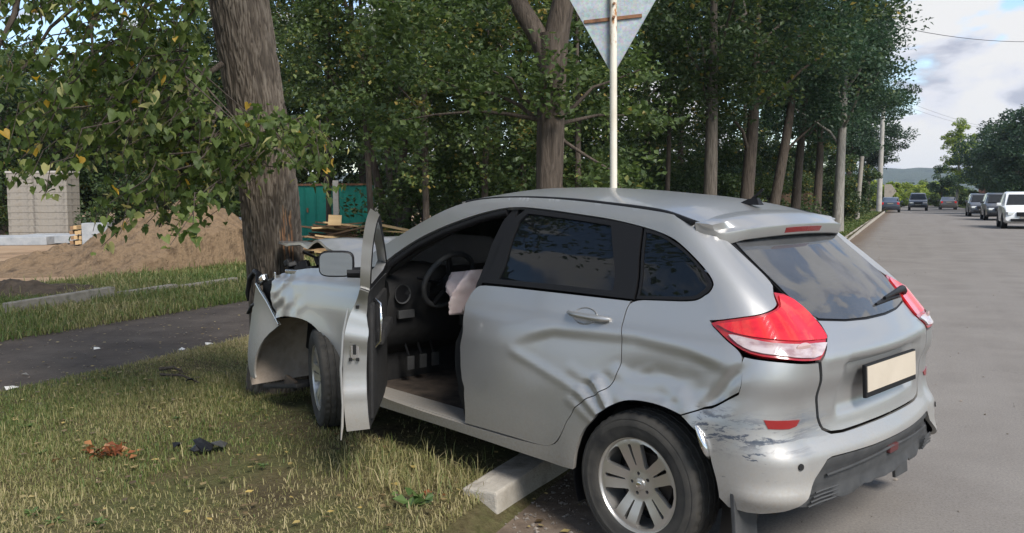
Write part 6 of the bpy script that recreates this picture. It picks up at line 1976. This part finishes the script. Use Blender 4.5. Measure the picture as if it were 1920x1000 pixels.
FB = [(2.985, .640), (2.985, .640), (3.06, .70), (3.15, .775), (3.25, .845), (3.32, .875), (3.36, .85), (3.40, .77), (3.45, .67), (3.475, .55), (3.485, .40), (3.465, .28), (3.41, .215), (3.30, .215), (3.315, .26), (3.29, .36), (3.24, .45), (3.15, .545)]
panel('bumper_corner', FB, [PT, BK], FBE, mapf=fbm, to_m=ident, from_m=ident, res=.02, gap=0, flange=.012, it=1, out=(0, 1, 0))
MB().tube([tuple(fbm(np.float64(a), np.float64(c)) + np.array([0, .006, .004])) for a, c in ((2.985, .640), (3.06, .702), (3.15, .778), (3.22, .825), (3.28, .868), (3.31, .885))], [.008, .010, .011, .011, .012, .010], 8).build('torn_edge', M['chrome'], FBE, True, 80)
MB().tube([(3.31, .83, .885), (3.35, .80, .95), (3.44, .78, .96), (3.52, .78, .90), (3.54, .79, .80), (3.535, .79, .74)], [.018, .022, .022, .020, .016, .008], 8).build('black_strip', BK, FBE, True, 80)
MB().tube([(3.40, .80, .73), (3.47, .79, .71), (3.53, .79, .655), (3.55, .79, .65)], [.02, .018, .014, .008], 8).build('black_strip', BK, FBE, True, 80)
MB().box((3.29, .80, .915), (.10, .05, .05), Matrix.Rotation(R_(30), 3, 'Y')).build('bracket', M['chrome'], FBE, bevel=.012)
MB().box((3.22, .77, .90), (.16, .06, .05), Matrix.Rotation(R_(15), 3, 'Y')).build('bracket', BK, FBE, bevel=.012)
def nosem(y, z):
    return np.stack([3.30 - .28 * (np.abs(y) / .85) ** 2.2 - .10 * np.exp(-((y - .55) / .22) ** 2) + .03 * np.sin(z * 9 + y * 4), y, z], -1)


panel('bumper_face', [(-.84, .26), (-.84, .26), (.34, .26), (.34, .26), (.36, .72), (.30, .78), (-.6, .80), (-.84, .72), (-.84, .72)], [PT, BK], FBE, mapf=nosem, to_m=ident, from_m=ident, res=.05, gap=0, flange=.015, it=1, out=(1, 0, 0))
panel('grille', [(-.5, .36), (-.5, .36), (.26, .36), (.26, .36), (.26, .66), (-.5, .66), (-.5, .66)], [BK, BK], FBE, mapf=lambda y, z: nosem(y, z) + np.array([.006, 0, 0]), to_m=ident, from_m=ident, res=.06, gap=0, flange=.004, it=1, out=(1, 0, 0))
# suspension stub and torn liner under the arch
MB().tube([(2.47, .70, .33), (2.50, .45, .27), (2.55, .30, .28)], [.035, .03, .04], 8).build('suspension_arm', M['brake'], car, True, 60)
MB().tube([(2.52, .62, .40), (2.54, .58, .80)], [.04, .05], 10).build('strut', M['brake'], car, True, 60)
b = MB(); b.box((3.06, .70, .20), (.46, .24, .03), Matrix.Rotation(R_(10), 3, 'Y')).build('undertray', M['dark_in'], car, bevel=.01)
MB().box((2.95, .79, .24), (.13, .03, .07), Matrix.Rotation(R_(-12), 3, 'Y')).build('torn_bracket', M['brake'], car, bevel=.008)


# ------------------------------------------------------------------ cars further down the road
def far_car(label, x, y, z, face, kind, colour, group='parked and moving cars down the road', metal=.3):
    """face: heading (radians) of the nose"""
    root = empty('car', (x, y, z + drop(x, y)), face); tag(root, label, 'car', group)
    pm = mat('car_paint', colour, .28, metal, .5, .7)[0]
    gl = bpy.data.materials.get('far_glass') or mat('far_glass', (.012, .014, .016), .12, 0, .3)[0]
    if kind == 'suv':
        Ln, Wd, Ht, hood_z, belt, cab = 4.6, .92, 1.70, 1.05, 1.08, ((1.05, -.05), (.35, .62), (-1.75, .60), (-2.2, .0))
        st_ = [(-2.3, .42, .80, 1.0), (-2.2, .30, 1.06, 1.4), (-1.75, .26, 1.10, 1.66), (-.8, .26, 1.09, 1.71), (.2, .26, 1.06, 1.68), (.45, .26, 1.06, 1.58), (1.15, .26, 1.05, 1.07), (1.9, .26, .98, .99), (2.2, .30, .86, .87), (2.3, .38, .66, .70)]
    elif kind == 'suv_tall':
        Ln, Wd, Ht, hood_z, belt, cab = 4.7, .93, 1.85, 1.15, 1.2, None
        st_ = [(-2.3, .5, .9, 1.0), (-2.25, .40, 1.18, 1.70), (-1.9, .36, 1.20, 1.84), (-.8, .36, 1.20, 1.86), (.35, .36, 1.19, 1.83), (.55, .36, 1.19, 1.74), (1.05, .36, 1.18, 1.20), (1.95, .36, 1.12, 1.13), (2.25, .40, 1.0, 1.01), (2.32, .50, .72, .76)]
    elif kind == 'hatch':
        Ln, Wd, Ht, hood_z, belt, cab = 4.0, .86, 1.50, .95, .95, None
        st_ = [(-1.95, .40, .70, .9), (-1.88, .28, .98, 1.1), (-1.45, .24, 1.0, 1.42), (-.6, .24, .98, 1.50), (.2, .24, .96, 1.47), (.4, .24, .95, 1.40), (1.1, .24, .93, .95), (1.75, .24, .84, .85), (1.95, .30, .70, .71), (2.02, .38, .55, .58)]
    else:
        Ln, Wd, Ht, hood_z, belt, cab = 4.4, .86, 1.44, .92, .95, None
        st_ = [(-2.2, .40, .72, .80), (-2.12, .28, .98, .99), (-1.5, .24, 1.0, 1.03), (-.85, .24, .98, 1.40), (-.1, .24, .96, 1.44), (.25, .24, .95, 1.40), (1.0, .24, .93, .95), (1.75, .24, .84, .85), (2.1, .30, .68, .70), (2.18, .38, .55, .58)]
    V = []; F = []; n = 13
    for x_, zb, zm, zt in st_:
        e = 1 - .10 * (abs(x_) / (Ln / 2)) ** 4
        cabin = zt - zm > .15
        tw = (.74 if cabin else .90)
        mid = (zb + zm) / 2
        half = [(Wd * .90 * e, zb), (Wd * .985 * e, zb + .06), (Wd * e, mid), (Wd * .975 * e, zm - .03), (Wd * .94 * e, zm), (Wd * (tw + .03 if cabin else .88) * e, zt - .05 if cabin else zm + (zt - zm) * .6), (Wd * tw * .92 * e if cabin else Wd * .55 * e, zt)]
        ring = [(x_, y_, z_) for y_, z_ in half] + [(x_, -y_, z_) for y_, z_ in half[::-1]][:]
        V += ring
    n = 14
    for i in range(len(st_) - 1):
        for j in range(n - 1): F.append((i * n + j, i * n + j + 1, (i + 1) * n + j + 1, (i + 1) * n + j))
        F.append((i * n + n - 1, i * n, (i + 1) * n, (i + 1) * n + n - 1))
    F += [tuple(range(n - 1, -1, -1)), tuple((len(st_) - 1) * n + j for j in range(n))]
    b = MB(); b.add(V, F); b.build('body', pm, root, True, 35)
    A = np.array(V).reshape(len(st_), n, 3)
    # panes: quads lying 6 mm proud of the cabin
    def pane(name, q, off):
        q = [Vector(p) for p in q]; c = sum(q, Vector()) / 4
        q = [c + (p - c) * .90 + Vector(off) for p in q]; q2 = [p - Vector(off) * 1.6 for p in q]
        MB().add(q + q2, [(0, 1, 2, 3), (7, 6, 5, 4), (0, 4, 5, 1), (1, 5, 6, 2), (2, 6, 7, 3), (3, 7, 4, 0)]).build(name, gl, root)
    cab_i = [i for i, s in enumerate(st_) if s[3] - s[2] > .15]
    i0, i1 = cab_i[0], cab_i[-1]
    for a, b_ in zip(cab_i[:-1], cab_i[1:]):
        if st_[b_][0] - st_[a][0] < .3: continue
        for s in (0, 1):
            ja, jb = (4, 5) if s == 0 else (9, 8)
            pane('side_window', [A[a][ja], A[b_][ja], A[b_][jb], A[a][jb]], (0, (.012 if s == 0 else -.012), .004))
    tp = A[i1][6][2]; ty = A[i1][5][1] * .93
    pane('windscreen', [A[i1 + 1][5], A[i1 + 1][8], (A[i1][6][0], -ty, tp), (A[i1][6][0], ty, tp)], (.022, 0, .026))
    pane('rear_window', [A[max(i0 - 1, 0)][9], A[max(i0 - 1, 0)][4], A[i0 if st_[i0][3] - st_[i0][2] > .3 else i0 + 1][5], A[i0 if st_[i0][3] - st_[i0][2] > .3 else i0 + 1][8]], (-.014, 0, .012))
    R = .34 if 'suv' in kind else .30
    wb = Ln * .29
    for sx in (wb * .98, -wb * 1.0):
        for s in (1, -1):
            w = empty('wheel', (sx, s * (Wd - .10), R), 0, root)
            MB().lathe([(R * .6, -.10), (R * .9, -.11), (R, -.08), (R, .08), (R * .9, .11), (R * .6, .10)], seg=22, axis='Y').build('tyre', M['rubber'], w, True, 40)
            rim = MB().lathe([(0, .06), (R * .2, .07), (R * .58, .085), (R * .62, .10)] if s > 0 else [(0, -.06), (R * .2, -.07), (R * .58, -.085), (R * .62, -.10)], seg=20, axis='Y').build('rim', M['alloy'], w, True, 40)
            MB().lathe([(0, .13 * s * -1), (R * 1.16, -.13 * s), (R * 1.16, .09 * s), (R * 1.10, .101 * s)], (sx, s * (Wd - .10), R), 22, 'Y').build('wheel_arch', BK, root)
    nose = st_[-2]; hx = nose[0]; hz = nose[2] - .14
    lamp_m = bpy.data.materials.get('far_lamp') or mat('far_lamp', (.62, .64, .66), .1, .3, .6, .6)[0]
    for s in (1, -1):
        MB().box((hx - .02, s * Wd * .70, hz), (.30, Wd * .38, .14), Matrix.Rotation(R_(-22 * s), 3, 'Z')).build('headlight', lamp_m, root, bevel=.02)
        MB().box((st_[1][0] - .02, s * Wd * .78, st_[1][2] - .12), (.12, Wd * .24, .22)).build('tail_light', M['red'], root, bevel=.02)
        MB().box((i1 and st_[i1 + 1][0] - .25, s * (Wd + .10), st_[i1 + 1][2] + .07), (.12, .20, .14)).build('wing_mirror', pm, root, bevel=.03)
    MB().box((hx + .06, 0, hz - .03), (.20, Wd * .86, .19)).build('grille', BK, root, bevel=.02)
    MB().box((hx + .08, 0, st_[-1][1] + .04), (.20, Wd * 1.35, .13)).build('lower_grille', BK, root, bevel=.02)
    MB().box((st_[-1][0] + .02, 0, (st_[-1][1] + st_[-1][3]) / 2 + .02), (.03, .52, .11)).build('number_plate', M['concrete_pale'], root)
    MB().box((st_[0][0] - .0, 0, .86), (.05, .52, .11)).build('number_plate', M['concrete_pale'], root)
    return root


TOWARD = ROAD_RZ + math.pi * 1.5      # nose pointing back along the road, to us
AWAY = ROAD_RZ + math.pi / 2
far_car('white crossover parked nose towards us at the right edge of the road', px(1915, 40.5), 40.5, 0, TOWARD - .02, 'suv', (.72, .73, .73), metal=.0)
far_car('black car parked just behind the white crossover', px(1872, 54), 54, 0, TOWARD, 'suv', (.012, .013, .016), metal=.2)
far_car('dark grey hatchback parked behind the black car', px(1838, 64), 64, 0, TOWARD, 'suv', (.06, .065, .075), metal=.4)
far_car('dark off-roader coming towards us in the middle of the road', px(1720, 91), 91, 0, TOWARD, 'suv_tall', (.05, .055, .07), metal=.4)
far_car('low grey car further off to the right of the oncoming off-roader', px(1776, 96), 96, 0, AWAY, 'sedan', (.075, .070, .068), metal=.3)
far_car('dark blue-grey saloon parked at the far left kerb', px(1669, 82), 82, 0, AWAY, 'sedan', (.055, .065, .085), metal=.4)


# ------------------------------------------------------------------ small things on the ground
def ground_pt(x_px, y_px, z=.1):
    d = Vector(((x_px - 960) / 1596.4, 1, 0)); 
    a = -(y_px - 500) / 1596.4; p_ = R_(4.923)
    dirv = Vector(((x_px - 960) / 1596.4, math.cos(p_) + a * math.sin(p_), -math.sin(p_) + a * math.cos(p_)))
    tt = (z - 1.568) / dirv.z
    return Vector((0, 0, 1.568)) + dirv * tt


def clump(name, label, cat, loc, n, size, mt, seed, rad, flat=.4):
    r = np.random.default_rng(seed)
    p = r.normal(0, 1, (n, 3)) * np.array([rad, rad * .6, rad * flat]); p[:, 2] = np.abs(p[:, 2]) + .01
    V, F = leaf_verts(p, size * r.uniform(.6, 1.3, n), r)
    o = mesh_np('foliage', V, F, mt, None, False, attrs={'tint': np.repeat(r.uniform(0, 1, n), 4)})
    root = empty(name, loc); o.parent = root; tag(root, label, cat)
    for k in range(min(4, n)):
        MB().tube([(0, 0, .01), tuple(p[k] * .5 + np.array([0, 0, .01])), tuple(p[k])], .004, 5).build('stem', M['bark'], root, True)
    return root


M['leaf_rust'] = leaf_material('leaf_rust', [(0, (.10, .03, .015)), (.5, (.22, .075, .03)), (1, (.32, .15, .06))], .25)
M['weed'] = leaf_material('weed', [(0, (.05, .09, .025)), (1, (.10, .15, .045))], .3)
clump('dry_twig', 'small dry twig with curled rust-red leaves lying on the lawn', 'twig', ground_pt(196, 853), 60, .05, M['leaf_rust'], 1, .085)
clump('weed', 'fresh green broad-leaved weed by the kerb stone', 'weed', ground_pt(783, 948), 16, .075, M['weed'], 2, .05, .5)
clump('fallen_leaf_bunch', 'two bright orange fallen leaves near the kerb stone', 'leaf', ground_pt(815, 930), 3, .06, M['leaf_rust'], 3, .02)


def shards():
    r = np.random.default_rng(12)
    for k, (gx, gy, s) in enumerate(((383, 836, .13), (408, 832, .10), (365, 842, .06), (352, 712, .05), (330, 836, .04))):
        p = ground_pt(gx, gy, .125)
        b = MB(); m = 5
        pts = [(s * r.uniform(.5, 1) * math.cos(2 * math.pi * j / m), s * .5 * r.uniform(.5, 1) * math.sin(2 * math.pi * j / m), r.normal(.02, .012)) for j in range(m)]
        V = pts + [(x, y, z - .006) for x, y, z in pts] + [(0, 0, .035), (0, 0, .029)]
        F = [(j, (j + 1) % m, 10) for j in range(m)] + [((j + 1) % m + 5, j + 5, 11) for j in range(m)] + [(j, j + 5, (j + 1) % m + 5, (j + 1) % m) for j in range(m)]
        b.add(V, F); o = b.build('plastic_shard', BK if k != 1 else M['plastic'], None)
        o.location = p; o.rotation_euler = (r.normal(0, .25), r.normal(0, .25), r.uniform(0, 6))
        tag(o, ['largest black plastic shard of the wreck lying on the lawn', 'grey plastic shard lying against the largest black one', 'small black plastic shard left of the large ones', 'small dark shard lying beside the broken sticks', 'smallest black plastic chip on the lawn'][k], 'plastic shard', 'plastic shards on the lawn')
    for k, (a, b_, rr_) in enumerate((((300, 700), (372, 716), .012), ((298, 690), (340, 694), .016), ((318, 704), (350, 700), .008))):
        A = ground_pt(*a, .115); B_ = ground_pt(*b_, .115)
        o = MB().tube([(0, 0, 0), tuple((B_ - A) * .5 + Vector((.02, .02, .02))), tuple(B_ - A)], [rr_, rr_ * .8, rr_ * .4], 7).build('broken_stick', M['bark'], None, True); o.location = A + Vector((0, 0, .01))
        tag(o, ['longer thin broken stick at the edge of the path', 'thicker short stick lying just behind the longer one', 'thin twig crossing between the two sticks'][k], 'stick', 'broken sticks at the path edge')
    wm = mat('paper_scrap', (.62, .60, .56), .8)[0]
    for k, (gx, gy, s) in enumerate(((18, 722, .05), (340, 652, .035), (390, 642, .04), (45, 697, .025), (180, 649, .03))):
        o = MB().add([(-s, -s * .4, 0), (s, -s * .5, .004), (s * .8, s * .5, .01), (-s * .7, s * .4, .02), (-s, -s * .4, .002), (s, -s * .5, .006), (s * .8, s * .5, .012), (-s * .7, s * .4, .022)], [(3, 2, 1, 0), (4, 5, 6, 7), (0, 1, 5, 4), (1, 2, 6, 5), (2, 3, 7, 6), (3, 0, 4, 7)]).build('paper_scrap', wm, None)
        o.location = ground_pt(gx, gy, .112); o.rotation_euler = (0, 0, r.uniform(0, 6)); tag(o, ['largest white scrap lying on the near part of the path', 'white scrap in the middle of the path', 'white scrap nearest the car nose on the path', 'tiny white scrap at the left of the path', 'white scrap at the far grassy edge of the path'][k], 'paper scrap', 'white scraps on the path')


shards()


def litter():
    r = np.random.default_rng(91); n = 2600
    s = np.concatenate([r.uniform(-8.6, -5.9, 1300), r.uniform(-6.1, -1.9, 1500), r.uniform(-1.7, -.5, 1000)]); t = np.concatenate([2 + 22 * r.uniform(0, 1, 1300) ** 1.4, 1.5 + 10 * r.uniform(0, 1, 1500) ** 1.4, 2 + 40 * r.uniform(0, 1, 1000) ** 1.6])
    x, y = st_np(s, t); z = np.where(s < -5.9, .115, np.where(s < -1.8, .13, .012))
    k = in_view(x, y); p = np.stack([x, y, z], -1)[k]; n = len(p)
    V, F = leaf_verts(p, .042 * r.uniform(.5, 1.3, n), r)
    V = V.reshape(n, 4, 3); V[:, :, 2] = p[:, None, 2] + (V[:, :, 2] - p[:, None, 2]) * .25; V = V.reshape(-1, 3)
    o = mesh_np('fallen_leaves', V, F, M['leaf_litter'], None, False, attrs={'tint': np.repeat(r.uniform(0, 1, n), 4)})
    tag(o, 'scattered small fallen leaves on path, lawn and road edge', 'leaves', kind='stuff')


M['leaf_litter'] = leaf_material('leaf_litter', [(0, (.06, .04, .02)), (.5, (.16, .11, .05)), (.8, (.28, .22, .09)), (1, (.36, .26, .08))], .15)
litter()


def weeds():
    r = np.random.default_rng(44); nc = 70
    s = r.uniform(-6.1, -1.95, nc); t = 1.5 + 9 * r.uniform(0, 1, nc) ** 1.3
    x, y = st_np(s, t); k = in_view(x, y); x, y = x[k], y[k]; nc = len(x); per = 9
    c = np.repeat(np.stack([x, y, np.full(nc, .115)], -1), per, 0); rad = np.repeat(r.uniform(.015, .05, nc), per)
    a = r.uniform(0, 6.28, nc * per); el = r.uniform(.1, .7, nc * per); sz = rad * r.uniform(.7, 1.3, nc * per)
    d = np.stack([np.cos(a) * np.cos(el), np.sin(a) * np.cos(el), np.sin(el)], -1); sd = np.stack([-np.sin(a), np.cos(a), 0 * a], -1); S1 = sz[:, None]
    V = np.stack([c, c + d * S1 * .55 + sd * S1 * .2 + [0, 0, .004], c + d * S1 + [0, 0, -.006], c + d * S1 * .55 - sd * S1 * .2 + [0, 0, .004]], 1).reshape(-1, 3)
    b = np.arange(nc * per)[:, None] * 4
    F = np.concatenate([b + np.array([[0, 2, 1]]), b + np.array([[0, 3, 2]])], 1).reshape(-1, 3)
    o = mesh_np('weeds', V, F, M['weed'], None, False, attrs={'tint': np.repeat(r.uniform(0, 1, nc * per), 4)}); tag(o, 'low broad-leaved weeds among the lawn grass', 'weeds', kind='stuff')


weeds()
grass_patch('tall_grass', -2.75, -1.9, 3.4, 5.6, .10, 2600, .07, .17, .0055, 71, .10, .30, 'longer grass tufts along the kerb stone')

M['grit'] = noisy('grit', (.07, .058, .047), (.20, .175, .15), 8, .95, 0, 0, .001, (.12, .10, .085))


def grit():
    r = np.random.default_rng(17); n = 5200
    s = np.concatenate([-1.72 + r.exponential(.42, 3600), r.uniform(-1.7, 6, 700), r.uniform(-8.3, -6.0, 900)]); t = 2.2 + 16 * r.uniform(0, 1, n) ** 1.8
    x, y = st_np(s, t); k = in_view(x, y) & (s < 6); x, y, s = x[k], y[k], s[k]; n = len(x)
    z = np.where(s < -5, .108, .003); sz = .0035 + .011 * r.uniform(0, 1, n) ** 4
    o6 = np.array([[1, 0, 0], [-1, 0, 0], [0, 1, 0], [0, -1, 0], [0, 0, .7], [0, 0, -.7]])
    f8 = np.array([[0, 2, 4], [2, 1, 4], [1, 3, 4], [3, 0, 4], [2, 0, 5], [1, 2, 5], [3, 1, 5], [0, 3, 5]])
    V = np.stack([x, y, z], -1)[:, None] + (o6[None] * r.uniform(.5, 1.4, (n, 6, 1)) + r.normal(0, .15, (n, 6, 3))) * sz[:, None, None]
    F = (np.arange(n)[:, None, None] * 6 + f8[None]).reshape(-1, 3)
    o = mesh_np('gravel', V.reshape(-1, 3), F, M['grit'], None, False); tag(o, 'loose grit along the road edge and on the path', 'gravel', kind='stuff')


grit()
